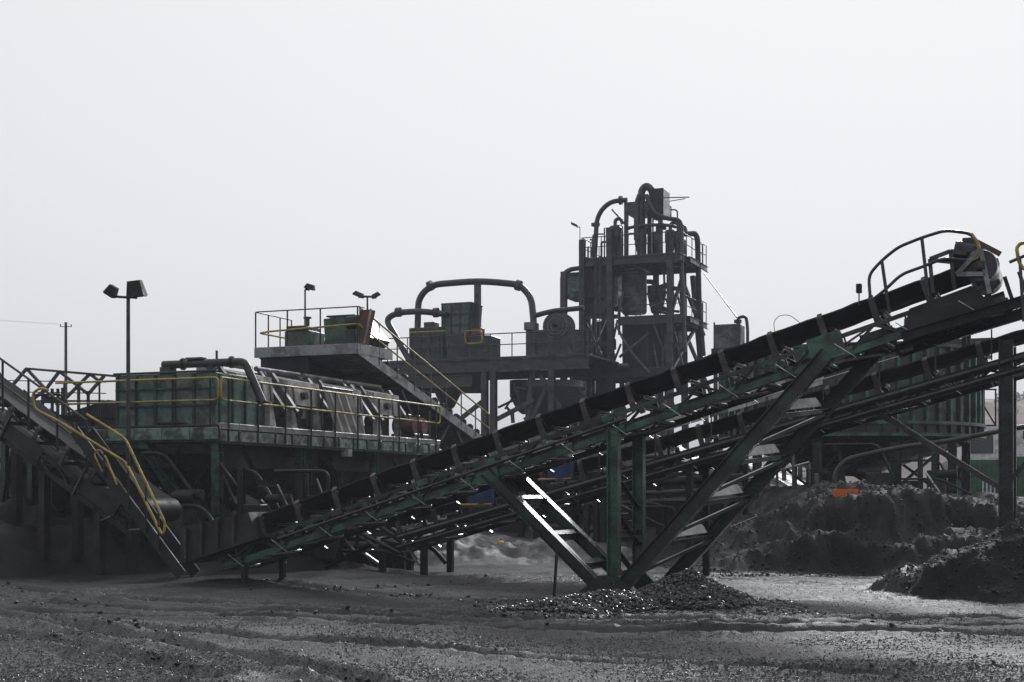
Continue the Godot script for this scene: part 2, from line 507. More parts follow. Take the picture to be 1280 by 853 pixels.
# ------------------------------------------------------------------ ground
func axis_steps(lo: float, hi: float, fine: float, far: float, grow := 1.35) -> PackedFloat32Array:
	var out := PackedFloat32Array()
	var left := []
	var s := fine * 2.0
	var v := lo
	while v > -far:
		v -= s
		s *= grow
		left.append(v)
	left.reverse()
	for q in left:
		out.append(q)
	v = lo
	while v < hi:
		out.append(v)
		v += fine
	s = fine * 2.0
	while v < far:
		out.append(v)
		v += s
		s *= grow
	out.append(v)
	return out
func build_ground() -> void:
	var xs := axis_steps(-13.0, 13.0, 0.085, 900.0)
	var zs := PackedFloat32Array()
	for v in [-3000.0, -1500.0, -800.0, -450.0, -250.0, -150.0, -100.0, -75.0, -62.0, -55.0, -51.0]:
		zs.append(v)
	var z := -48.0
	while z < -11.0:
		zs.append(z)
		z += lerpf(0.055, 0.17, clampf((-z - 12.0) / 30.0, 0.0, 1.0))
	for v in [-10.9, -10.5, -9.8, -8.5, -6.0, -2.0, 4.0, 15.0, 40.0, 120.0, 400.0]:
		zs.append(v)
	var nx := xs.size()
	var nz := zs.size()
	var v3 := PackedVector3Array()
	var vc := PackedColorArray()
	var wet := PackedFloat32Array()
	var black := PackedByteArray()
	black.resize(nx * nz)
	v3.resize(nx * nz)
	vc.resize(nx * nz)
	wet.resize(nx * nz)
	for j in nz:
		for i in nx:
			var x := xs[i]
			var zz := zs[j]
			v3[j * nx + i] = Vector3(x, land(x, zz), zz)
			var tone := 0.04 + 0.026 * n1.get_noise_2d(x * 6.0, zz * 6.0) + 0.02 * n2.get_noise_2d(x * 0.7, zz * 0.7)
			var coal := fines_shade_at(x, zz) > 0.5
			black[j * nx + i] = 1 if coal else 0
			tone = maxf(tone, 0.012) * (0.28 if coal else 1.0)  # darker on coal, and for the shade painted under the left plant
			vc[j * nx + i] = Color(tone * 0.97, tone * 0.98, tone * 1.05)
			wet[j * nx + i] = rough_at(x, zz) + 0.35 * n2.get_noise_2d(x * 1.5, zz * 3.0)
	var nr := PackedVector3Array()
	nr.resize(nx * nz)
	var ix := PackedInt32Array()
	var ixm := PackedInt32Array()
	var ixf := PackedInt32Array()
	for j in nz:
		for i in nx:
			var a := v3[j * nx + maxi(i - 1, 0)]
			var b := v3[j * nx + mini(i + 1, nx - 1)]
			var c := v3[maxi(j - 1, 0) * nx + i]
			var e := v3[mini(j + 1, nz - 1) * nx + i]
			nr[j * nx + i] = (e - c).cross(b - a).normalized()
			if i < nx - 1 and j < nz - 1:
				var k := j * nx + i
				var cell := [k, k + 1, k + nx, k + 1, k + nx + 1, k + nx]
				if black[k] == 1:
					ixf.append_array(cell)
				elif wet[k] < 0.46 and v3[k].z > -34.0 and v3[k].z < -10.0:
					ixm.append_array(cell)
				else:
					ix.append_array(cell)
	var arr := []
	arr.resize(Mesh.ARRAY_MAX)
	arr[Mesh.ARRAY_VERTEX] = v3
	arr[Mesh.ARRAY_NORMAL] = nr
	arr[Mesh.ARRAY_COLOR] = vc
	arr[Mesh.ARRAY_INDEX] = ix
	var mesh := ArrayMesh.new()
	mesh.add_surface_from_arrays(Mesh.PRIMITIVE_TRIANGLES, arr)
	mesh.surface_set_material(0, ground_material(false))
	arr[Mesh.ARRAY_INDEX] = ixm
	mesh.add_surface_from_arrays(Mesh.PRIMITIVE_TRIANGLES, arr)
	mesh.surface_set_material(1, ground_material(true))
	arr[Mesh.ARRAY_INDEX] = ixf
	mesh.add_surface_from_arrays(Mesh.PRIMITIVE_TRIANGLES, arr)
	var fines: StandardMaterial3D = (mesh.surface_get_material(0) as StandardMaterial3D).duplicate()  # dull surface for coal fines and the painted shade under the plant
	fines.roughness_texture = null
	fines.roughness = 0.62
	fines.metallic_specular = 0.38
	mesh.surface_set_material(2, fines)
	var o := MeshInstance3D.new()
	o.name = "ground"
	o.mesh = mesh
	o.set_meta("kind", "structure")
	o.set_meta("label", "rutted dark wet yard of coal fines and gravel")
	o.set_meta("category", "ground")
	add_child(o)
func stone_mesh(sd: int) -> ArrayMesh:
	rng.seed = sd
	var t := 1.618
	var p := [Vector3(-1, t, 0), Vector3(1, t, 0), Vector3(-1, -t, 0), Vector3(1, -t, 0), Vector3(0, -1, t), Vector3(0, 1, t), Vector3(0, -1, -t), Vector3(0, 1, -t), Vector3(t, 0, -1), Vector3(t, 0, 1), Vector3(-t, 0, -1), Vector3(-t, 0, 1)]
	for i in 12:
		p[i] = p[i].normalized() * rng.randf_range(0.6, 1.15) * Vector3(1.0, 0.72, 0.85)
	for f in [[0, 11, 5], [0, 5, 1], [0, 1, 7], [0, 7, 10], [0, 10, 11], [1, 5, 9], [5, 11, 4], [11, 10, 2], [10, 7, 6], [7, 1, 8], [3, 9, 4], [3, 4, 2], [3, 2, 6], [3, 6, 8], [3, 8, 9], [4, 9, 5], [2, 4, 11], [6, 2, 10], [8, 6, 7], [9, 8, 1]]:
		tri(p[f[0]], p[f[1]], p[f[2]])
	var a := []
	a.resize(Mesh.ARRAY_MAX)
	a[Mesh.ARRAY_VERTEX] = bv
	a[Mesh.ARRAY_NORMAL] = bn
	var mesh := ArrayMesh.new()
	mesh.add_surface_from_arrays(Mesh.PRIMITIVE_TRIANGLES, a)
	mesh.surface_set_material(0, M.lump)
	bv = PackedVector3Array()
	bn = PackedVector3Array()
	return mesh
func scatter(nm: String, spots: Array, sd: int, parent: Node) -> MultiMeshInstance3D:
	var mesh := stone_mesh(sd)
	var mm := MultiMesh.new()
	mm.transform_format = MultiMesh.TRANSFORM_3D
	mm.use_colors = true
	mm.mesh = mesh
	mm.instance_count = spots.size()
	rng.seed = sd + 5
	for i in spots.size():
		var q: Vector4 = spots[i]
		var b := Basis.from_euler(Vector3(rng.randf() * 0.7, rng.randf() * TAU, rng.randf() * 0.7)).scaled(Vector3.ONE * q.w)
		mm.set_instance_transform(i, Transform3D(b, Vector3(q.x, q.y, q.z)))
		var v := 0.012 + 0.06 * pow(rng.randf(), 2.0)
		if rng.randf() < 0.06:
			v = 0.16
		mm.set_instance_color(i, Color(v, v, v * 1.02))
	var o := MultiMeshInstance3D.new()
	o.name = nm
	o.multimesh = mm
	o.set_meta("kind", "stuff")
	parent.add_child(o, true)
	return o
func build_gravel() -> void:
	rng.seed = 77
	var a := []
	var b := []
	var tries := 0
	while a.size() + b.size() < 170000 and tries < 900000:
		tries += 1
		var d := 11.5 + 19.0 * pow(rng.randf(), 1.5)
		var x := rng.randf_range(-0.42, 0.42) * d
		var z := -d
		var r := rough_at(x, z)
		var n := n2.get_noise_2d(x * 0.35 + 9.0, z * 0.35)
		if rng.randf() > 0.09 + r * clampf(0.5 + n * 1.6, 0.05, 1.0):
			continue
		var s := 0.0045 + 0.011 * pow(rng.randf(), 3.5)
		var q := Vector4(x, land(x, z) + s * 0.2, z, s)
		if tries % 2 == 0:
			a.append(q)
		else:
			b.append(q)
	var o := scatter("gravel", a, 11, self)
	o.set_meta("label", "loose dark gravel strewn over the foreground yard")
	o.set_meta("category", "gravel")
	var cb := []
	for t in 17000:
		var x := rng.randf_range(3.6, 14.5)
		var z := -rng.randf_range(29.8, 36.5)
		if t % 3 == 0:
			var an := rng.randf() * TAU
			var rr := 2.7 * sqrt(rng.randf())
			x = 9.5 + cos(an) * rr
			z = -25.6 + sin(an) * rr
		var s := 0.01 + 0.035 * pow(rng.randf(), 5.0)
		cb.append(Vector4(x, land(x, z) + s * 0.15, z, s))
	for t in 5200:
		var tk: Dictionary = tracks[rng.randi_range(0, tracks.size() - 1)]
		var i := rng.randi_range(0, tk.pts.size() - 2)
		var q: Vector2 = tk.pts[i].lerp(tk.pts[i + 1], rng.randf())
		if n2.get_noise_2d(q.x * 0.4, q.y * 0.4) < 0.05:
			continue
		var x := q.x + rng.randfn(0.0, 0.2)
		var z := q.y + rng.randfn(0.0, 0.2)
		var s := 0.008 + 0.042 * pow(rng.randf(), 4.0)
		cb.append(Vector4(x, land(x, z) + s * 0.2, z, s))
	var ob := scatter("coal_clods", cb, 14, self)
	ob.multimesh.mesh.surface_set_material(0, M.clod)
	ob.set_meta("label", "rough coal clods on the cut bank, right heap and wheel ruts")
	ob.set_meta("category", "coal")
	o = scatter("coal_chips", b, 12, self)
	o.set_meta("label", "small coal chips lying between the wheel tracks")
	o.set_meta("category", "coal")

# ------------------------------------------------------------------ conveyors
# a, b: near upper edge of the belt at its low and high end; wid: width of the truss
func conveyor(a: Vector3, b: Vector3, wid: float, o: Dictionary) -> void:
	var T := (b - a).normalized()
	var L := a.distance_to(b)
	var N := UP - T * UP.dot(T)
	N = N.normalized()
	var at := func(s: float, w: float, n: float) -> Vector3: return a + T * s + W * w + N * n
	var top: float = o.get("top", -0.43)
	var bot: float = o.get("bot", -0.72)
	var steel: Material = o.get("steel", M.darkgreen)
	# belt, swept along the truss
	var e := 0.1
	var prof := PackedVector2Array([Vector2(e, 0), Vector2(0.38, -0.16), Vector2(wid - 0.38, -0.16), Vector2(wid - e, 0), Vector2(wid - e, 0.025), Vector2(wid - 0.39, -0.135), Vector2(0.39, -0.135), Vector2(e, 0.025)])
	var fr := frame_of(a, b, UP)
	var sgn: float = signf((fr[2] as Vector3).dot(W))
	var pr := PackedVector2Array()
	for q in prof:
		pr.append(Vector2(q.x * sgn, q.y))
	var ns := int(L / 0.2)
	var prev := []
	for k in ns + 1:
		var q := L * k / ns
		var row := []
		var sag := 0.012 * n2.get_noise_2d(q * 1.3, a.x) + 0.008 * sin(q * TAU / 0.8)
		for i in prof.size():
			var edge := 0.012 * n3.get_noise_2d(q * 1.7, i * 3.0) if (i == 0 or i == 7 or i == 3 or i == 4) else 0.0
			row.append(at.call(q, prof[i].x, prof[i].y + sag + edge))
		if k > 0:
			var c0: Vector3 = at.call(q - 0.1, wid / 2, -0.6)
			for i in prof.size():
				var j := (i + 1) % prof.size()
				var top_side := i >= 4 and i < 7
				var mid_: Vector3 = at.call(q - 0.1, wid / 2, 0.6) if not top_side else c0
				face([prev[i], prev[j], row[j], row[i]], mid_)
		prev = row
	put("belt", M.rubber)
	sweep(at.call(0.3, wid / 2, bot + 0.1), at.call(L - 0.2, wid / 2, bot + 0.1), pbox(wid - 0.5, 0.025))
	put("return_belt", M.rubber)
	# chords
	for w in [0.0, wid]:
		var sx: float = (1.0 if w > 0.1 else -1.0) * -sgn
		part_bar("top_chord", at.call(0, w, top), at.call(L, w, top), pchan(0.05, 0.07, 0.01, sx), steel)
		part_bar("bottom_chord", at.call(0, w, bot), at.call(L, w, bot), pchan(0.06, 0.11, 0.012, sx), o.get("chord", steel))
	# idlers
	var sp: float = o.get("idler", 0.8)
	var s: float = o.get("first", 0.5)
	while s < L - 0.3:
		sweep(at.call(s, 0.0, top + 0.085), at.call(s, wid, top + 0.085), pang(0.07, 0.012))
		for w in [0.0, wid]:
			var dw := 0.02 if w < 0.1 else -0.02
			var i := 1.0 if w < 0.1 else -1.0
			hexa([at.call(s - 0.055, w, top + 0.02), at.call(s + 0.055, w, top + 0.02), at.call(s + 0.055, w + dw, top + 0.02), at.call(s - 0.055, w + dw, top + 0.02), at.call(s - 0.05, w - 0.02 * i, -0.02), at.call(s + 0.05, w - 0.02 * i, -0.02), at.call(s + 0.05, w + dw, -0.02), at.call(s - 0.05, w + dw, -0.02)])
			hexa([at.call(s - 0.05, w - 0.02 * i, -0.019), at.call(s + 0.05, w - 0.02 * i, -0.019), at.call(s + 0.05, w + dw, -0.019), at.call(s - 0.05, w + dw, -0.019), at.call(s - 0.02, w + 0.04 * i, 0.045), at.call(s + 0.05, w + 0.04 * i, 0.045), at.call(s + 0.05, w + 0.065 * i, 0.03), at.call(s - 0.02, w + 0.065 * i, 0.03)])
		var fm := put("idler_frame", M.bracket)
		tube([at.call(s, 0.1, -0.055), at.call(s, 0.37, -0.21)], 0.045, 8)
		put("roller", M.steel, fm)
		tube([at.call(s + 0.1, 0.38, -0.21), at.call(s + 0.1, wid - 0.38, -0.21)], 0.045, 8)
		put("roller", M.steel, fm)
		tube([at.call(s, wid - 0.1, -0.055), at.call(s, wid - 0.37, -0.21)], 0.045, 8)
		put("roller", M.steel, fm)
		s += sp + 0.07 * sin(s * 7.3)
	# bays
	var bay: float = o.get("bay", 0.98)
	var nb := int(L / bay)
	bay = L / nb
	var pale_every: int = o.get("pale", 1)
	for k in nb + 1:
		var q := k * bay
		for w in [0.0, wid]:
			if k < nb:
				var m := q + bay * 0.5
				part_bar("brace", at.call(q + 0.03, w, top), at.call(m, w, bot), pang(0.045, 0.01), steel)
				part_bar("brace", at.call(m, w, bot), at.call(q + bay - 0.03, w, top), pang(0.045, 0.01), steel)
				part_bar("vertical", at.call(m, w, bot), at.call(m, w, top), pbox(0.03, 0.03), steel, U)
				if o.get("lacing", true) and k % 2 == 0:
					part_bar("lacing", at.call(q, w * 0.98 + 0.01, bot), at.call(q + bay * 0.98, w * 0.98 + 0.01, top), pbox(0.012, 0.035), M.steel)
				slab([at.call(m - 0.09, w - 0.03, bot + 0.09), at.call(m + 0.09, w - 0.03, bot + 0.09), at.call(m + 0.06, w - 0.03, bot - 0.04), at.call(m - 0.06, w - 0.03, bot - 0.04)], 0.01, -W)
				put("node_plate", o.get("chord", steel))
		part_bar("cross_member", at.call(q, 0.01, bot - 0.02), at.call(q, wid - 0.01, bot - 0.02), pbox(0.05, 0.06), steel)
		if k < nb and k % 2 == 0:
			part_bar("plan_brace", at.call(q + 0.05, 0.03, bot - 0.01), at.call(q + bay - 0.05, wid - 0.03, bot - 0.01), pang(0.05, 0.01), steel)
		if k < nb:
			# return roller between two tilted pale bars added for their glints
			var m2 := q + bay * 0.5
			tube([at.call(m2, 0.1, bot + 0.06), at.call(m2, wid - 0.1, bot + 0.06)], 0.04, 8)
			var rr := put("return_roller", M.galv)
			if k % pale_every == 0:
				tube([at.call(q + 0.08, 0.12, bot - 0.02), at.call(q + 0.08, wid - 0.12, bot + 0.0)], 0.032, 7)
				put("snub_roller", M.galv, rr)
				for w in [-0.015, wid + 0.015]:
					part_bar("glint_bar", at.call(m2 - 0.17, w, bot + 0.2), at.call(m2 + 0.09, w, bot - 0.12), pbox(0.075, 0.012), M.galv, UP + U, rr)

func build_main_conveyor() -> void:
	var mid := P(770, 486, 24.3)
	var sl := 0.313
	var a := mid - (U + UP * sl) * 8.3
	var b := mid + (U + UP * sl) * 6.15
	var foot := gy(P(762, 742, 24.3))
	thing("belt_conveyor", "long green truss conveyor on V-shaped legs, nearest, rising to the handrail at right", "conveyor", foot)
	var wid := 1.5
	conveyor(a, b, wid, {"idler": 0.8, "first": 0.35, "chord": M.green})
	var T := (b - a).normalized()
	var N := (UP - T * UP.dot(T)).normalized()
	var L := a.distance_to(b)
	var on := func(px: float, w: float, n: float) -> Vector3: return along(a, T, px) + W * w + N * n
	# trestle: an upright and two spread legs, front and rear
	var wet: Material = M.darkgreen
	for r in 2:
		var f := gy(foot + W * (r * 1.5), 0.02)
		var ct := flat(along(f, U, 771 + r * 36), 0.0)
		ct = f + U * 0.08
		var hc := a.y + (ct - a).dot(U) * sl - 0.72
		part_bar("column", f - UP * 0.15 + U * 0.08, flat(ct, hc), pbeam(0.2, 0.2), M.green, U)
		var l := onU(f, 607 + r * 36, 592)
		part_bar("ladder_leg", f + UP * 0.05 - U * 0.12, flat(l, a.y + (l - a).dot(U) * sl - 0.66), pbeam(0.24, 0.2, 0.016), M.darkgreen, U)
		# bright upper flange of the left leg
		var t2 := (flat(l, a.y + (l - a).dot(U) * sl - 0.66) - f)
		var nn := UP * 0.7 + U * 0.7
		part_bar("flange", f + UP * 0.05 - U * 0.12 + t2 * 0.02 + nn * 0.112, f + UP * 0.05 - U * 0.12 + t2 * 0.97 + nn * 0.112, pbox(0.075, 0.012), wet, nn)
		var e := onU(f, 1035 + r * 66, 445)
		var et := flat(e, a.y + (e - a).dot(U) * sl - 0.66)
		part_bar("raking_leg", f + UP * 0.03 + U * (0.14 + r * 0.42), et, pbeam(0.2, 0.24), M.darkgreen, UP)
		sweep(f + U * 0.0 - UP * 0.1 - W * 0.14, f + U * 0.0 - UP * 0.1 + W * 0.14, PackedVector2Array([Vector2(-0.5, 0), Vector2(0.5, 0), Vector2(0.5, 0.12), Vector2(0.2, 0.42), Vector2(-0.15, 0.42), Vector2(-0.5, 0.14)]))
		put("gusset", M.darkgreen)
		sweep(et - U * 0.3 + UP * 0.02, et + U * 0.25 + UP * 0.18, pbox(0.02, 0.42))
		put("gusset", M.green)
		sweep(flat(l, a.y + (l - a).dot(U) * sl - 0.7) - U * 0.22, flat(l, a.y + (l - a).dot(U) * sl - 0.6) + U * 0.22, pbox(0.02, 0.4))
		put("gusset", M.green)
	# ties between front and rear legs
	var lt := onU(foot, 607, 592)
	for q in [0.2, 0.44, 0.74]:
		var p: Vector3 = (foot + UP * 0.05 - U * 0.12).lerp(flat(lt, a.y + (lt - a).dot(U) * sl - 0.66), q)
		part_bar("leg_tie", p + W * 0.02, p + W * 1.48, pchan(0.08, 0.12), M.darkgreen, UP)
		part_bar("tie_flange", p + W * 0.03 + UP * 0.08, p + W * 1.47 + UP * 0.08, pbox(0.1, 0.012), wet, UP * 0.7 + U * 0.7)
	var rt := onU(foot, 1035, 445)
	rt = flat(rt, a.y + (rt - a).dot(U) * sl - 0.66)
	var fo := foot + UP * 0.03 + U * 0.14
	var f2 := gy(foot + W * 1.5, 0.02)
	var r2 := onU(f2, 1101, 445)
	r2 = flat(r2, a.y + (r2 - a).dot(U) * sl - 0.66)
	f2 += UP * 0.03 + U * 0.56
	for q in [0.24, 0.41, 0.58, 0.77]:
		var p: Vector3 = fo.lerp(rt, q)
		var p2: Vector3 = f2.lerp(r2, q)
		var ed := (p2 - p)
		var lift_ := UP * 0.15 - U * 0.1
		slab([p + ed * 0.16, p + ed * 0.86, p + ed * 0.86 + lift_, p + ed * 0.16 + lift_], 0.014, U + UP)
		put("tie_plate", M.white)
		part_bar("leg_tie", p - UP * 0.05, p2 - UP * 0.05, pang(0.08), M.darkgreen)
		part_bar("leg_brace", fo.lerp(rt, q - 0.14) + ed * 0.05, p + ed * 0.95 - UP * 0.1, pang(0.07), M.darkgreen)
	for q in [0.35, 0.62, 0.9]:
		var p: Vector3 = foot + U * 0.08 + UP * (2.3 * q)
		part_bar("column_brace", p + W * 0.05, p + W * 1.45 - UP * 0.6, pang(0.07), M.darkgreen)
	part_bar("column_tie", foot + U * 0.08 + UP * 1.05 + W * 0.05, foot + U * 0.08 + UP * 1.05 + W * 1.45, pchan(0.08, 0.12), M.darkgreen)
	# feed boot over the tail
	hexa([a - W * 0.25 - U * 0.5 - UP * 0.6, a - W * 0.25 + T * 1.2 - N * 0.45, a + W * 1.75 + T * 1.2 - N * 0.45, a + W * 1.75 - U * 0.5 - UP * 0.6, a - W * 0.2 - U * 0.5 + UP * 0.12, a - W * 0.2 + T * 1.1 + N * 0.1, a + W * 1.7 + T * 1.1 + N * 0.1, a + W * 1.7 - U * 0.5 + UP * 0.12])
	var boot := put("feed_boot", M.dark)
	for i in 4:
		var p := a - W * 0.25 - U * 0.35 + T * (i * 0.38)
		part_bar("boot_rib", p - UP * 0.5, p + UP * 0.1, pbox(0.05, 0.08), M.steel, -W, boot)
	# tail end
	var tl := a - N * 0.35
	tube([tl + W * 0.15, tl + W * (wid - 0.15)], 0.24, 16)
	put("tail_drum", M.steel)
	for s in [0.6]:
		for w in [0.05, wid - 0.05]:
			var p: Vector3 = a + T * s + W * w - N * 0.7
			part_bar("leg", gy(p, -0.05), p + UP * 0.04, pbox(0.1, 0.1), M.dark, U)
	# head end: side plates, drum, bearing frame, drive
	for w in [-0.02, wid + 0.02]:
		slab([on.call(1128, 0, -0.38) + W * w, on.call(1206, 0, -0.36) + W * w, on.call(1222, 0, -0.74) + W * w, on.call(1112, 0, -0.72) + W * w], 0.02, W)
		put("side_plate", M.dark)
	var hd: Vector3 = on.call(1224, 0, -0.12)
	lathe(hd - W * 0.1, [Vector2(0.24, 0.0), Vector2(0.25, 0.02), Vector2(0.25, 1.68), Vector2(0.24, 1.7), Vector2(0.03, 1.7)], 28, W)
	var drum := put("head_drum", M.galv)
	lathe(hd - W * 0.06, [Vector2(0.03, 0), Vector2(0.239, 0.0)], 28, W)
	put("end_disc", M.steel, drum)
	tube([hd - W * 0.22, hd + W * 1.75], 0.045, 10)
	put("shaft", M.steel, drum)
	var bf := hd - W * 0.13
	for q in [[bf + UP * 0.26, bf - U * 0.36 - UP * 0.12], [bf - U * 0.36 - UP * 0.12, bf + U * 0.06 - UP * 0.14], [bf + UP * 0.26, bf + U * 0.13 - UP * 0.45]]:
		part_bar("bearing_frame", q[0], q[1], pbox(0.07, 0.05), M.fascia, W)
	part_bar("head_rail", on.call(1110, -0.04, -0.78), on.call(1268, -0.04, -0.86), pchan(0.08, 0.16), M.dark)
	part_bar("head_rail", on.call(1110, wid + 0.04, -0.78), on.call(1268, wid + 0.04, -0.86), pchan(0.08, 0.16), M.dark)
	for px in [1206, 1222, 1246, 1264]:
		part_bar("head_post", on.call(px, -0.02, -0.84), on.call(px, -0.02, -0.4), pbox(0.08, 0.06), M.dark, U)
	cham(bf + UP * 0.0, U * 0.07, W * 0.05, UP * 0.07, 0.015)
	put("bearing", M.steel)
	var dk: Vector3 = on.call(1214, 0.3, 0.16)
	tube([dk - U * 0.22 + UP * 0.1, dk + U * 0.22 + UP * 0.02], 0.15, 16)
	var mo := put("drive_motor", M.navy)
	for k in 7:
		tube([dk - U * (0.16 - k * 0.05) + UP * (0.09 - k * 0.009), dk - U * (0.145 - k * 0.05) + UP * (0.088 - k * 0.009)], 0.163, 14)
		put("cooling_fin", M.navy, mo)
	cham(dk + UP * 0.23, U * 0.1, W * 0.07, UP * 0.05, 0.01)
	put("terminal_box", M.navy, mo)
	cham(dk - UP * 0.16 + U * 0.1, U * 0.35, W * 0.25, UP * 0.06, 0.01)
	put("motor_base", M.dark)
	part_bar("belt_guard", on.call(1226, 0.1, 0.32), on.call(1250, 0.1, -0.02), pbox(0.05, 0.08), M.red, N)
	cham(on.call(1226, 1.75, 0.0), U * 0.12, W * 0.16, UP * 0.2, 0.012)
	put("gear_case", M.dark)
	# handrail and service frame on the near side
	var rail := func(pts: Array) -> Array:
		var out := []
		for q in pts:
			out.append(onU(a - W * 0.12, q[0], q[1]))
		return out
	tube(rail.call([[1088, 372], [1086, 344], [1102, 326], [1123, 309], [1153, 297], [1182, 288], [1214, 292], [1224, 305], [1225, 322], [1214, 326], [1180, 323], [1155, 333], [1127, 343], [1105, 364], [1092, 374]]), 0.026, 8, 0.12)
	put("rail_loop", M.steel)
	tube(rail.call([[1214, 292.2], [1224, 305], [1225, 322], [1213, 326]]), 0.028, 8, 0.12)
	put("rail_end", M.yellow)
	for q in [[1102.5, 326, 1112, 392], [1152.5, 297, 1161, 372]]:
		tube(rail.call([[q[0], q[1]], [q[2], q[3]]]), 0.028, 7)
		put("post", M.steel)
	for q in [[1162, 323, 1188, 313], [1188, 313, 1208, 316], [1162, 323, 1166, 365], [1188, 313, 1193, 360], [1162, 324, 1192, 327]]:
		var pp: Array = rail.call([[q[0], q[1]], [q[2], q[3]]])
		part_bar("service_frame", pp[0] + W * 0.08, pp[1] + W * 0.08, pbox(0.06, 0.06), M.steel, W)
	tube(rail.call([[1262, 328], [1276, 322], [1300, 312]]), 0.026, 7)
	put("rail", M.steel)
	tube(rail.call([[1275, 322], [1280, 402]]), 0.026, 7)
	put("post", M.steel)
	tube(rail.call([[1300, 303], [1276, 304], [1271, 310], [1274, 328], [1280, 337], [1300, 340]]), 0.028, 8, 0.08)
	put("rail_end", M.yellow)
	# grating walkway on the far side
	for k in 7:
		var p0: Vector3 = along(a, T, 1090) + T * (k * 0.62) + W * (wid + 0.06) - N * 0.72
		for j in 9:
			sweep(p0 + T * (0.02 + j * 0.07), p0 + T * (0.02 + j * 0.07) + W * 0.72, pbox(0.016, 0.03))
		for j in 4:
			sweep(p0 + W * (j * 0.235 + 0.006), p0 + T * 0.6 + W * (j * 0.235 + 0.006), pbox(0.014, 0.025))
		put("grating_panel", M.greysteel)
		part_bar("walkway_bearer", p0 - W * 0.1 - UP * 0.045, p0 + W * 0.78 - UP * 0.045, pang(0.06), M.dark)
	part_bar("walkway_edge", along(a, T, 1090) + W * (wid + 0.8) - N * 0.74, along(a, T, 1090) + T * 4.4 + W * (wid + 0.8) - N * 0.74, pang(0.06), M.dark)
	tube([a + T * 1.5 - W * 0.09 - N * 0.56, a + T * (L - 6.4) - W * 0.09 - N * 0.56], 0.028, 7)
	put("conduit", M.steel)
	sweep(a + T * 1.5 + W * (wid + 0.12) - N * 0.5, a + T * (L - 6.2) + W * (wid + 0.12) - N * 0.5, pchan(0.05, 0.16, 0.01))
	put("cable_tray", M.steel)
	for k in 13:
		var p: Vector3 = a + T * (1.6 + k * 0.62) - W * 0.03
		cham(p - N * (0.5 + 0.06 * sin(k * 2.1)), T * (0.05 + 0.03 * (k % 3)), W * 0.03, N * 0.06, 0.01)
		put("junction_box" if k % 3 == 0 else "splice_plate", M.green if k % 2 else M.steel)
	# small limit switch box on a stalk
	var sb: Vector3 = on.call(1074, 0.0, 0.0)
	tube([sb - UP * 0.05, sb + UP * 0.17], 0.012, 6)
	var ls := put("switch_stalk", M.steel)
	cham(sb + UP * 0.22, U * 0.045, W * 0.04, UP * 0.075, 0.01)
	put("switch_box", M.dark, ls)
	# loose signal cable arching over the belt
	tube([on.call(966, 0.2, 0.0), onU(a + W * 0.2, 967, 402), onU(a + W * 0.2, 975, 394), onU(a + W * 0.2, 988, 394), on.call(1000, 0.2, 0.0)], 0.006, 5, 0.15)
	put("cable", M.dark)

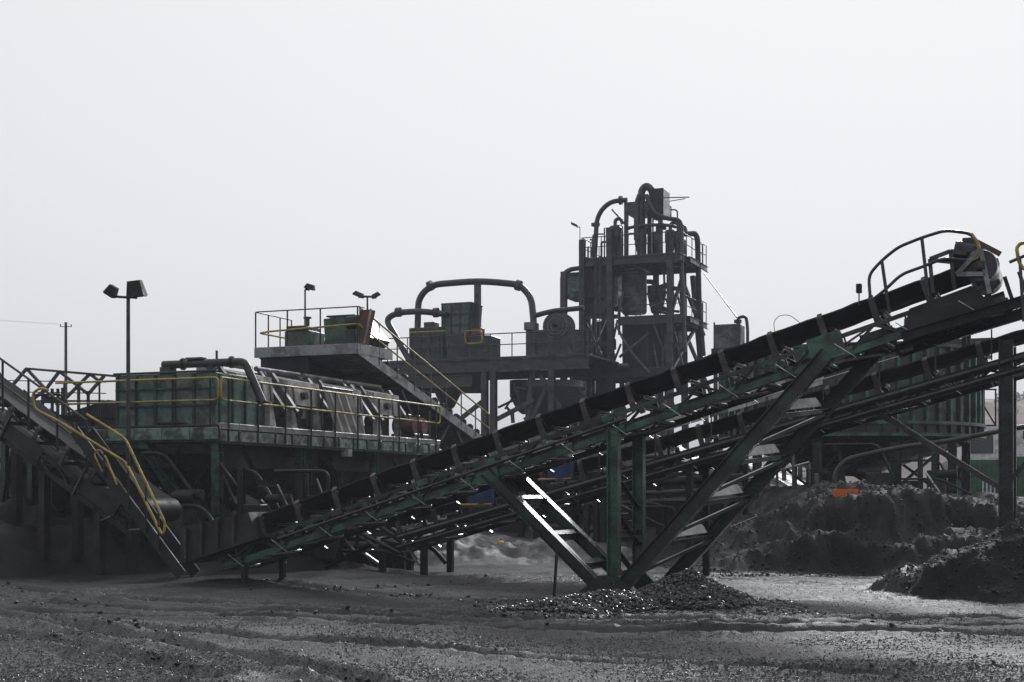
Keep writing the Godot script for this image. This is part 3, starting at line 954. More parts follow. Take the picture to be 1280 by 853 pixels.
func build_rear_conveyor() -> void:
	var lo := P(470, 691, 31.4)
	var q1 := P(1258, 470, 27.2)
	var t := (q1 - lo)
	var pl := Vector3(t.x, 0, t.z)
	var b := lo + (U * pl.dot(U) + UP * t.y) * 1.16
	thing("belt_conveyor", "second truss conveyor behind the near one, carried by the thick post at right edge", "conveyor", gy(lo))
	conveyor(lo + UP * 0.7, b + UP * 0.7, 1.4, {"idler": 0.95, "bay": 1.3, "pale": 1})
	var T := (b - lo).normalized()
	var on := func(px: float, w: float, n: float) -> Vector3: return along(lo, T, px) + W * w + UP * n
	# big post with brace at the right
	for w in [-0.05, 1.45]:
		var p: Vector3 = on.call(1258, w, 0.6)
		part_bar("post", gy(p, -0.2), p, pbeam(0.26, 0.26, 0.03), M.darkgreen, U)
		var q: Vector3 = onU(p, 1250, 612)
		part_bar("knee_brace", q + U * 0.05, on.call(1090, w, 0.02), pbox(0.1, 0.1), M.steel, UP)
		part_bar("knee_brace", q + U * 0.05, on.call(1258, w, 0.0) + U * 2.2 + UP * 0.5, pbox(0.09, 0.09), M.darkgreen, UP)
	for k in 3:
		var p: Vector3 = on.call(1258, -0.05, -0.4 - k * 0.9)
		part_bar("post_tie", p, p + W * 1.5 - UP * (0.8 if k > 0 else 0.0), pang(0.09), M.darkgreen)
	for px in [478.0, 530.0, 862.0]:
		for w in [0.0, 1.4]:
			var p: Vector3 = on.call(px, w, 0.0)
			part_bar("leg", gy(p, -0.1), p, pbox(0.13, 0.13), M.dark, U)
		var s: Vector3 = on.call(px, 0.0, 0.0)
		if px < 600:
			part_bar("leg_brace", gy(s, 0.1), s + U * -0.55, pbox(0.08, 0.05), M.galv, U)
	for i in 12:
		var p: Vector3 = on.call(724, 1.5, 0.98) + T * (i * 0.42)
		slab([p, p + T * 0.4, p + T * 0.4 + UP * 0.34 + W * 0.12, p + UP * 0.34 + W * 0.12], 0.012, -W)
		put("hood_sheet", M.pale if i % 4 != 2 else M.greysteel)
	for i in 4:
		var p: Vector3 = on.call(724, 1.53, 0.0) + T * (i * 1.6)
		part_bar("hood_stay", p, p + UP * 1.1, pang(0.05), M.steel, U)
	for n2_ in [[-0.12, 0.18, 0.05], [-0.16, -0.04, 0.04]]:
		tube([on.call(500, n2_[0], n2_[1]), on.call(1310, n2_[0], n2_[1])], n2_[2], 8)
		put("water_pipe", M.steel)
	# pull-cord wire and its stanchions along the near side
	tube([on.call(640, -0.05, 0.86), on.call(1300, -0.05, 0.9)], 0.012, 5)
	put("pull_cord", M.galv)
	for k in 9:
		var p: Vector3 = on.call(680 + k * 70, -0.05, 0.3)
		tube([p, p + UP * 0.58], 0.016, 6)
		put("stanchion", M.steel)
	for w in [0.1, 1.3]:
		var p: Vector3 = on.call(1205, w, 0.7)
		part_bar("hood_post", p, p + UP * 0.75, pbox(0.09, 0.09), M.dark, U)

func build_left_conveyor() -> void:
	var a := P(176, 628, 29.3)
	var b := onU(a, -90, 434)
	thing("belt_conveyor", "dark conveyor slanting down from the left edge under the yellow stair rail", "conveyor", gy(a))
	var T := (b - a).normalized()
	var N := (UP - T * UP.dot(T)).normalized()
	conveyor(a, b, 1.3, {"steel": M.dark, "idler": 0.9, "pale": 3})
	var L := a.distance_to(b)
	for k in [0, 2]:
		var s0: float = 0.4 + k * 1.15
		slab([a + T * s0 - W * 0.05 - N * 0.3, a + T * (s0 + 1.1) - W * 0.05 - N * 0.3, a + T * (s0 + 1.1) - W * 0.08 - N * 0.62, a + T * s0 - W * 0.08 - N * 0.62], 0.02, -W)
		put("side_cover", M.dark)
		part_bar("cover_stay", a + T * (s0 + 1.12) - W * 0.09 - N * 0.1, a + T * (s0 + 1.12) - W * 0.09 - N * 0.75, pbox(0.06, 0.05), M.steel, U)
	var hb := []
	for s in [1.6, 3.4, L]:
		hb.append(a + T * s - W * 0.02 - UP * 0.2)
	handrail(hb, 1.1, M.steel, M.steel, M.dark, 0.85, false, 0.026)
	for s in [0.9, 2.6, 4.6]:
		for w in [0.1, 1.2]:
			var p: Vector3 = a + T * s + W * w - N * 0.7
			part_bar("leg", gy(p, -0.1), p + UP * 0.05, pbox(0.2, 0.16), M.dark, U)
	var dr := a + N * -0.2 + W * 0.1
	tube([dr, dr + W * 1.1], 0.26, 16)
	put("tail_drum", M.dark)

# ------------------------------------------------------------------ screening platform at the left
func build_screen_platform() -> void:
	var k := P(273, 530, 32.6)
	var dy := k.y
	thing("screening_platform", "raised steel deck with yellow handrails over dark hoppers, left of the conveyors", "platform", gy(k))
	var fl := 4.7
	var sd := 12.2
	var at := func(u: float, w: float, y: float) -> Vector3: return flat(k + U * u + W * w, dy + y)
	for i in 6:
		gbox(at.call(-fl, 0.02 + i * sd / 6.0, -0.06), fl - 0.02, sd / 6.0 - 0.015, 0.06)
		put("deck_plate", M.steel)
	# fascia: kick plate and lower panels between stiffeners
	var nf := 6
	for i in nf:
		var u0 := -fl + i * fl / nf
		gbox(at.call(u0 + 0.005, -0.03, -0.36), fl / nf - 0.01, 0.025, 0.29)
		put("fascia_panel", M.teal)
	for i in 15:
		var w0 := i * sd / 15.0
		gbox(at.call(0.0, w0 + 0.02, -0.4), 0.025, sd / 15.0 - 0.04, 0.26)
		put("fascia_panel", M.teal)
		gbox(at.call(0.0, w0 + 0.005, -0.12), 0.04, sd / 15.0 - 0.01, 0.15)
		put("kick_plate", M.fascia)
		gbox(at.call(0.0, w0 - 0.03, -0.42), 0.06, 0.06, 0.29)
		put("stiffener", M.darkgreen)
	part_bar("edge_beam", at.call(-fl, -0.01, -0.38), at.call(0.05, -0.01, -0.38), pchan(0.1, 0.06), M.green)
	part_bar("edge_beam", at.call(0.02, 0, -0.42), at.call(0.02, sd, -0.42), pchan(0.1, 0.06), M.green)
	# posts
	for q in [[-0.12, 0.12], [-0.12, 3.9], [-0.12, 8.0], [-0.12, 11.9], [-4.5, 0.12], [-4.5, 4.0], [-4.5, 8.0], [-4.5, 11.9]]:
		var p: Vector3 = at.call(q[0], q[1], -0.42)
		part_bar("post", gy(p, -0.2), p, pbeam(0.2, 0.2, 0.02), M.green, W)
		if q[0] > -1:
			part_bar("cross_beam", at.call(-4.6, q[1], -0.55), at.call(0.0, q[1], -0.55), pbeam(0.12, 0.26), M.darkgreen)
	part_bar("raking_strut", gy(at.call(-0.35, 0.1, 0), 0.0), at.call(-2.15, 0.05, -0.4), pbeam(0.22, 0.2, 0.02), M.green, W)
	for q in [[1.2, 3.0], [5.0, 7.2], [9.0, 11.2]]:
		part_bar("bracing", at.call(-0.15, q[0], -0.5), gy(at.call(-0.15, q[1], 0), 0.3), pang(0.09), M.darkgreen)
	for u in [-1.3, -2.6, -3.9]:
		part_bar("joist", at.call(u, 0.0, -0.17), at.call(u, sd, -0.17), pbeam(0.09, 0.18), M.dark)
	# handrails
	var yo := 0.02
	tube([at.call(-fl, 0.03, 1.08), at.call(-0.02, 0.03, 1.08), at.call(-0.02, 0.03, 0.56), at.call(-fl, 0.03, 0.56)], 0.026, 8, 0.13)
	put("rail_loop", M.yellow)
	tube([at.call(0.03, 0.06, 1.08), at.call(0.03, sd, 1.08), at.call(0.03, sd, 0.56), at.call(0.03, 0.06, 0.56), at.call(0.03, 0.06, 1.08), at.call(0.03, 0.5, 1.08)], 0.026, 8, 0.13)
	put("rail_loop", M.yellow)
	for i in 5:
		tube([at.call(-fl + 0.25 + i * 1.05, 0.035, -0.06), at.call(-fl + 0.25 + i * 1.05, 0.035, 1.07)], 0.024, 6)
		put("post_rail", M.dark)
	for i in 10:
		tube([at.call(0.045, 0.35 + i * 1.28, -0.42), at.call(0.045, 0.35 + i * 1.28, 1.07)], 0.026, 6)
		put("post_rail", M.dark)
	# two collecting hoppers hang below the deck
	for h in [[0.7, 5.4], [6.2, 11.6]]:
		var t0 := -0.2
		var w0: float = h[0]
		var w1: float = h[1]
		var c := (w0 + w1) / 2
		var ru := [-4.2, -0.45]
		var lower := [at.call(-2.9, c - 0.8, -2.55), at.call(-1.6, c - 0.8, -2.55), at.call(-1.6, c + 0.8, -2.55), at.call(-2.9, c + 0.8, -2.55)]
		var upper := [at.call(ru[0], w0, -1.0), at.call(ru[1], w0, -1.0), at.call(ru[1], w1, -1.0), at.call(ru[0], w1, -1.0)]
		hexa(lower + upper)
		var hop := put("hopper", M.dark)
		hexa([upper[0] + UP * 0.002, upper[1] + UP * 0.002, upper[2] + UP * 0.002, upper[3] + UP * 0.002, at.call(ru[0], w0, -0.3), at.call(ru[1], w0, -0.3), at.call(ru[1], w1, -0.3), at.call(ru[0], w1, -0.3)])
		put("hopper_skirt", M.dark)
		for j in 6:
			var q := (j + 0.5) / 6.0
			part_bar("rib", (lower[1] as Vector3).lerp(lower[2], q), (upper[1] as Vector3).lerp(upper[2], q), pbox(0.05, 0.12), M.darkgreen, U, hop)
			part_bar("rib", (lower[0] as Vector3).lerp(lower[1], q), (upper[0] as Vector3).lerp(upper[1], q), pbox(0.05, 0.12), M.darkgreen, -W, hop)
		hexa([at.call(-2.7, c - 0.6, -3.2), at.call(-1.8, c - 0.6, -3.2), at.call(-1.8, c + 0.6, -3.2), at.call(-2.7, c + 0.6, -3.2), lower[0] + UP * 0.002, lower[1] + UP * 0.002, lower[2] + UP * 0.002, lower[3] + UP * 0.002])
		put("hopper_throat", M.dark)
	for h in [[0.5, 5.6], [6.0, 11.9]]:  # dark plates added under the hoppers to deepen the shade
		for j in 5:
			var w2: float = lerpf(h[0], h[1], j / 5.0)
			var w3: float = lerpf(h[0], h[1], (j + 1) / 5.0)
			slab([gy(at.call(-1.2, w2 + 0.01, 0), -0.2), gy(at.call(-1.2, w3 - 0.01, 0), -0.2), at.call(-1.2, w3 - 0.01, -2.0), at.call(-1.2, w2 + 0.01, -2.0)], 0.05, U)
			put("shade_plate", M.dark)
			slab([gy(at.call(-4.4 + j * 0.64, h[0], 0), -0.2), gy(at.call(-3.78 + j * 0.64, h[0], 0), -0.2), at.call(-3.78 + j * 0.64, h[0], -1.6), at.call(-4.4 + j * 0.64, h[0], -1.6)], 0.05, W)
			put("shade_plate", M.dark)
	# discharge chute with a bright worn plate
	slab([at.call(-0.5, 1.2, -1.75), at.call(0.25, 1.9, -2.15), at.call(0.1, 2.5, -2.05), at.call(-0.6, 2.0, -1.6)], 0.02)
	put("chute_plate", M.greysteel)
	part_bar("drain_pipe", at.call(0.1, 6.0, -0.42), at.call(0.1, 6.0, -0.62), pbox(0.22, 0.22), M.pale)

func build_bin() -> void:
	var k := P(273, 530, 32.6)
	var p := k - U * 3.15 + W * 0.35 + UP * 0.001
	thing("feed_bin", "green ribbed steel bin standing on the deck corner behind yellow rails", "bin", p)
	gbox(p, 2.85, 1.9, 1.24, 0.02)
	var body := put("shell", M.binpaint)
	for i in 6:
		gbox(p + U * (0.02 + i * 0.55) - W * 0.06 + UP * 0.03, 0.06, 0.058, 1.18, 0.006)
		put("rib", M.green, body)
	for y in [0.45, 0.85]:
		gbox(p - W * 0.045 + UP * y, 2.85, 0.043, 0.05, 0.006)
		put("rib", M.green, body)
	for i in 4:
		gbox(p + U * 2.852 + W * (0.1 + i * 0.55) + UP * 0.03, 0.05, 0.06, 1.18, 0.006)
		put("rib", M.green, body)
	gbox(p - U * 0.05 - W * 0.07 + UP * 1.242, 2.95, 0.1, 0.05)
	put("rim", M.darkgreen)
	gbox(p + U * 0.6 + W * 0.9 + UP * 1.242, 0.3, 0.3, 0.26)
	put("inlet_box", M.steel)
	gbox(p + U * 2.0 + W * 0.9 + UP * 1.242, 0.14, 0.14, 0.25)
	put("pipe_stand", M.steel)
	var q := p + W * 1.0 + UP * 1.56
	tube([q + U * 0.65, q + U * 3.0, q + U * 3.15 - UP * 0.3, q + U * 3.5 - UP * 1.0], 0.1, 14, 0.4)
	var fp := put("feed_pipe", M.steel)
	for s in [1.2, 2.6]:
		tube([q + U * s, q + U * (s + 0.05)], 0.15, 14)
		put("flange", M.steel, fp)
	gbox(q + U * 1.35 - W * 0.1 + UP * 0.1, 0.5, 0.2, 0.05)
	put("cap_plate", M.greysteel, fp)
	tube([q + U * 2.2 + UP * 0.1, q + U * 2.2 + UP * 0.3], 0.03, 6)
	put("vent", M.steel, fp)

func build_screens() -> void:
	var k := P(273, 530, 32.6)
	var names := ["nearest the green bin", "second from the green bin", "third from the green bin", "farthest, beside the red motors"]
	for i in 4:
		var p := k - U * 0.95 + W * (2.75 + i * 2.45) + UP * 0.001
		thing("vibrating_screen", "pale grey vibrating screen with slanted guards, " + names[i], "screen", p, TURN, "vibrating screens along the deck")
		var at := func(u: float, w: float, y: float) -> Vector3: return p + U * u + W * w + UP * y
		for w in [-0.75, 0.62]:
			for u in [-0.9, 0.1]:
				gbox(at.call(u, w, 0.0), 0.16, 0.14, 0.72)
				put("leg", M.pale)
			hexa([at.call(0.12, w + 0.16, 0), at.call(0.26, w + 0.16, 0), at.call(0.26, w + 0.34, 0), at.call(0.12, w + 0.34, 0), at.call(0.12, w + 0.15, 0.7), at.call(0.2, w + 0.15, 0.7), at.call(0.2, w + 0.22, 0.7), at.call(0.12, w + 0.22, 0.7)])
			put("gusset", M.pale)
			tube([at.call(0.18, w + 0.07, 0.72), at.call(0.18, w + 0.07, 0.84)], 0.07, 10)
			put("spring", M.dark)
		# inclined box with pale side panel
		hexa([at.call(-1.0, -0.8, 0.84), at.call(0.25, -0.8, 0.72), at.call(0.25, 0.85, 0.72), at.call(-1.0, 0.85, 0.84), at.call(-1.0, -0.8, 1.6), at.call(0.16, -0.8, 1.36), at.call(0.16, 0.85, 1.36), at.call(-1.0, 0.85, 1.6)])
		var bx := put("screen_box", M.pale)
		tube([at.call(0.2, -0.15, 0.98), at.call(0.36, -0.15, 0.98)], 0.1, 12)
		put("exciter_cap", M.steel, bx)
		for w in [-0.6, 0.3, 0.7]:
			part_bar("rib", at.call(0.262, w, 0.74), at.call(0.215, w, 1.18), pbox(0.05, 0.03), M.greysteel, U, bx)
		# slanted guards at both ends, ribbed
		for w in [-0.95, 0.9]:
			for j in 4:
				slab([at.call(-0.75 + j * 0.16, w, 1.72 - j * 0.1), at.call(-0.6 + j * 0.16, w, 1.70 - j * 0.1), at.call(-0.02 + j * 0.16, w + 0.1, 0.75 - j * 0.06), at.call(-0.17 + j * 0.16, w + 0.1, 0.78 - j * 0.06)], 0.03, W)
				put("guard_slat", M.concrete if j % 2 == 0 else M.greysteel)
			part_bar("guard_edge", at.call(-0.2, w - 0.04, 1.52), at.call(0.5, w + 0.06, 0.5), pbox(0.12, 0.09), M.greysteel, U)
		tube([at.call(-0.62, -1.1, 1.66), at.call(-0.62, 1.1, 1.66)], 0.07, 10)
		put("spray_pipe", M.greysteel)
		gbox(at.call(-0.65, -0.4, 0.0), 0.7, 0.8, 0.4)
		put("motor_base", M.dark)
		tube([at.call(-0.5, 0.0, 0.55), at.call(0.05, 0.0, 0.55)], 0.17, 14)
		put("motor", M.steel)
	# heavy curtain hung over the rail side
	var p := k + W * 5.85 - U * 0.3 + UP * 0.0
	thing("splash_curtain", "stiff grey splash curtain hanging over the deck edge between two screens", "curtain", p)
	for j in 7:
		var w := 0.22 * j
		var o := 0.04 * (j % 2)
		slab([p + W * w - U * (0.25 - o) + UP * 1.25, p + W * (w + 0.22) - U * (0.21 + o) + UP * 1.22, p + W * (w + 0.24) + U * (0.22 - o) + UP * 0.02, p + W * w + U * (0.18 + o) + UP * 0.02], 0.025, U)
		put("curtain_strip", M.concrete)
	tube([p - U * 0.24 + UP * 1.27 - W * 0.1, p - U * 0.24 + UP * 1.27 + W * 1.65], 0.03, 7)
	put("curtain_rod", M.steel)
	for w in [-0.05, 1.6]:
		tube([p - U * 0.24 + W * w, p - U * 0.24 + W * w + UP * 1.27], 0.03, 6)
		put("curtain_post", M.steel)
	# red motors at the far end of the deck
	for j in 2:
		p = k - U * 0.75 + W * (11.15 + j * 0.62) + UP * 0.001
		thing("pump_motor", ["red pump motor at the far end of the screening deck, nearer one", "red pump motor at the far end of the screening deck, farther one"][j], "motor", p, TURN, "red pump motors")
		gbox(p - U * 0.3 - W * 0.2, 0.8, 0.4, 0.2)
		put("base", M.steel)
		tube([p - U * 0.25 + UP * 0.45, p + U * 0.45 + UP * 0.45], 0.25, 16)
		put("housing", M.red)
		gbox(p - W * 0.1 + UP * 0.68, 0.25, 0.2, 0.12)
		put("terminal_box", M.steel)

func build_mast(nm: String, label: String, base: Vector3, top_y: float, heads: Array, r := 0.055, sc := 1.0) -> void:
	thing(nm, label, "floodlight", base, TURN, "floodlight masts")
	var tp := flat(base, top_y)
	tube([base - UP * 0.002, tp], r, 10, 0.0, r * 0.8)
	put("pole", M.steel)
	tube([base - UP * 0.002, base + UP * 0.03], r * 2.4, 10)
	put("base_plate", M.steel)
	for h in heads:
		var e: Vector3 = tp + Vector3(h[0], h[1], 0) * sc
		tube([tp, tp + Vector3(h[0] * 0.5, h[1] * 0.2, 0) * sc, e - Vector3(0, 0.03, 0) * sc], 0.03 * sc, 7, 0.1)
		put("arm", M.steel)
		var ax := Vector3(cos(h[2]), sin(h[2]), 0.0)
		var ay := Vector3(-sin(h[2]), cos(h[2]), 0.15).normalized()
		var az := ax.cross(ay)
		var w: float = h[3] * sc
		var d2: float = h[4] * sc
		var c := e + ay * d2 * 0.5
		hexa([c - ax * w - az * w - ay * d2 * 0.5, c + ax * w - az * w - ay * d2 * 0.5, c + ax * w + az * w - ay * d2 * 0.5, c - ax * w + az * w - ay * d2 * 0.5, c - ax * w * 0.7 - az * w * 0.7 + ay * d2 * 0.5, c + ax * w * 0.7 - az * w * 0.7 + ay * d2 * 0.5, c + ax * w * 0.7 + az * w * 0.7 + ay * d2 * 0.5, c - ax * w * 0.7 + az * w * 0.7 + ay * d2 * 0.5])
		var hd := put("lamp_head", M.dark)
		cham(c - ay * (d2 * 0.5 + 0.012), ax * w * 0.92, az * w * 0.92, ay * 0.01, 0.004)
		put("lens", M.glass, hd)

func tangle(origin: Vector3, lu: float, lw: float, ly: float, count: int, sd: int) -> void:
	rng.seed = sd
	for i in count:
		var p := origin + U * rng.randf() * lu + W * rng.randf() * lw
		var y := rng.randf_range(0.15, 1.0) * ly
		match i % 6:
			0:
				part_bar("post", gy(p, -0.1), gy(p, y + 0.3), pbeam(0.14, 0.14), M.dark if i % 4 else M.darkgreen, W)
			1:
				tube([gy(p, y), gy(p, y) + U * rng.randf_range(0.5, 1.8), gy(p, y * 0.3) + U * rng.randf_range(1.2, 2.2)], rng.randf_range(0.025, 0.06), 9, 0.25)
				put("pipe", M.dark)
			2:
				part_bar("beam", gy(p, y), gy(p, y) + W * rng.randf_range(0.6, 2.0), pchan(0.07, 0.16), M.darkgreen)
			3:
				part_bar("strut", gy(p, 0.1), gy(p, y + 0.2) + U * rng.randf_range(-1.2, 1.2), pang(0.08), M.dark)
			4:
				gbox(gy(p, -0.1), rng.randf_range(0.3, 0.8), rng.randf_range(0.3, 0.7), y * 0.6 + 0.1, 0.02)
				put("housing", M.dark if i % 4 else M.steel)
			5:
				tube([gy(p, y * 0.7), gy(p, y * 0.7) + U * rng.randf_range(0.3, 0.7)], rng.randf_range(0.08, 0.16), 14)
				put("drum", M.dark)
func build_tangles() -> void:
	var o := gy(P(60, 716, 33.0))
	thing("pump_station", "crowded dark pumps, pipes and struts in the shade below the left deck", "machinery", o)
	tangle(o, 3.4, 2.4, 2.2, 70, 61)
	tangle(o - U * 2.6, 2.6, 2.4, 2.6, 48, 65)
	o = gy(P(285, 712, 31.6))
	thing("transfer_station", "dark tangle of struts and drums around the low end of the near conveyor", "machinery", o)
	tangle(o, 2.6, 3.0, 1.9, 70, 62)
	o = gy(P(585, 660, 38.6))
	thing("valve_station", "dark cluster of pipes and posts behind the trestle in the middle", "machinery", o)
	tangle(o, 5.0, 1.6, 1.5, 34, 63)
	o = gy(P(960, 645, 41.5))
	thing("underflow_station", "dark pumps and pipes standing beneath the round tank", "machinery", o)
	tangle(o, 4.6, 5.0, 1.6, 36, 64)
func build_stair() -> void:
	var t := P(100, 545, 31.6)
	var b := gy(P(226, 724, 28.4))
	thing("access_stair", "dark steel stair with bent yellow handrails at left, below the green bin", "stairs", b)
	var top := onU(b, 92, 545)
	var n := 13
	for w in [0.0, 0.5]:
		part_bar("stringer", b + W * w + UP * 0.06, top + W * w + UP * 0.11, pchan(0.04, 0.24), M.dark)
	for i in n:
		var p := b.lerp(top, (i + 0.6) / n)
		gbox(p - U * 0.12 + W * 0.06 - UP * 0.08, 0.2, 0.4, 0.03)
		put("tread", M.dark)
	var q := b - W * 0.03
	tube([onU(q, 108, 518), onU(q, 156, 548), onU(q, 207, 656), onU(q, 203, 671), onU(q, 157, 578), onU(q, 72, 526), onU(q, 42, 511), onU(q, 40, 492), onU(q, 50, 485), onU(q, 60, 488)], 0.028, 8, 0.14)
	put("handrail", M.yellow)
	tube([onU(q, 128, 590), onU(q, 117, 568), onU(q, 123, 561), onU(q, 131, 570), onU(q, 146, 606)], 0.02, 7, 0.1)
	put("handrail_hoop", M.yellow)
	for x in [[130, 561], [160, 560], [182, 605], [198, 640]]:
		var p := onU(q, x[0], x[1])
		var f := (top - b)
		var yy: float = b.y + (p - b).dot(U) / f.dot(U) * f.y
		tube([flat(p, yy), p], 0.022, 6)
		put("post", M.dark)

func build_lattice() -> void:
	var p := P(60, 520, 37.5)
	var y0 := onU(p, 33, 497).y
	thing("lattice_gantry", "thin lattice gantry against the sky, left of the green bin", "gantry", gy(onU(p, 112, 520)))
	var tops := []
	var bots := []
	for px in [-30, 2, 33, 74, 112, 150]:
		tops.append(onU(p, px, 461 + (px - 33) * 0.085))
	for px in [-14, 4, 57, 97, 130]:
		bots.append(onU(p, px, 487 - absf(px - 57) * 0.03))
	part_bar("top_chord", tops[2], tops[5], pbox(0.06, 0.06), M.steel)
	part_bar("bottom_chord", bots[1] - UP * 0.35, bots[4] - UP * 0.35, pbox(0.05, 0.05), M.steel)
	for q in [[tops[2], onU(p, 1, 499)], [tops[2], bots[2]], [bots[2], tops[3]], [tops[3], onU(p, 110, 493)], [bots[2], onU(p, 40, 500)], [tops[4], onU(p, 80, 500)], [tops[4], onU(p, 126, 478)], [onU(p, 110, 493), onU(p, 130, 470)]]:
		part_bar("lattice_bar", q[0], q[1], pbox(0.075, 0.06), M.steel, W)
	for px in [53, 65, 72, 78, 98, 110]:
		var t := onU(p, px, 484 + (px % 7))
		part_bar("upright", gy(t, -0.1), t, pbox(0.06, 0.06), M.dark, W)
	for y in [476, 490, 503]:
		tube([onU(p, 10, y), onU(p, 132, y + 2)], 0.014, 5)
		put("wire", M.steel)
	part_bar("deck_beam", onU(p, -40, 532), onU(p, 170, 528), pbeam(0.14, 0.3), M.dark)
	for px in [-30, 60, 160]:
		var t := onU(p, px, 532)
		part_bar("column", gy(t, -0.1), t, pbeam(0.2, 0.2), M.dark, W)
	hexa([onU(p, 84, 521), onU(p, 134, 521), onU(p, 134, 521) + W * 1.5, onU(p, 84, 521) + W * 1.5, onU(p, 84, 516), onU(p, 134, 500), onU(p, 134, 500) + W * 1.5, onU(p, 84, 516) + W * 1.5])
	put("sloping_cover", M.dark)

func build_utility_pole() -> void:
	var p := P(82, 403, 95.0)
	var b := gy(p)
	thing("utility_pole", "thin dark utility pole standing far off at left against the sky", "pole", b)
	tube([b - UP * 0.3, p], 0.13, 8, 0.0, 0.09)
	put("pole", M.wood)
	for y in [-0.3]:
		part_bar("crossarm", p + UP * y - Vector3(0.4, 0, 0), p + UP * y + Vector3(0.4, 0, 0), pbox(0.04, 0.045), M.wood)
		for x in [-0.36, 0.36]:
			tube([p + UP * (y + 0.03) + Vector3(x, 0, 0), p + UP * (y + 0.16) + Vector3(x, 0, 0)], 0.035, 6)
			put("insulator", M.greysteel)
	for q in [[-0.36, -0.15], [0.36, -0.15]]:
		var s: Vector3 = p + Vector3(q[0], q[1], 0)
		var e := s + Vector3(-34, 2.0, 22)
		var pts := []
		for i in 13:
			var t := i / 12.0
			pts.append(s.lerp(e, t) - UP * 2.4 * t * (1 - t))
		tube(pts, 0.004, 4)
		put("wire", M.steel)

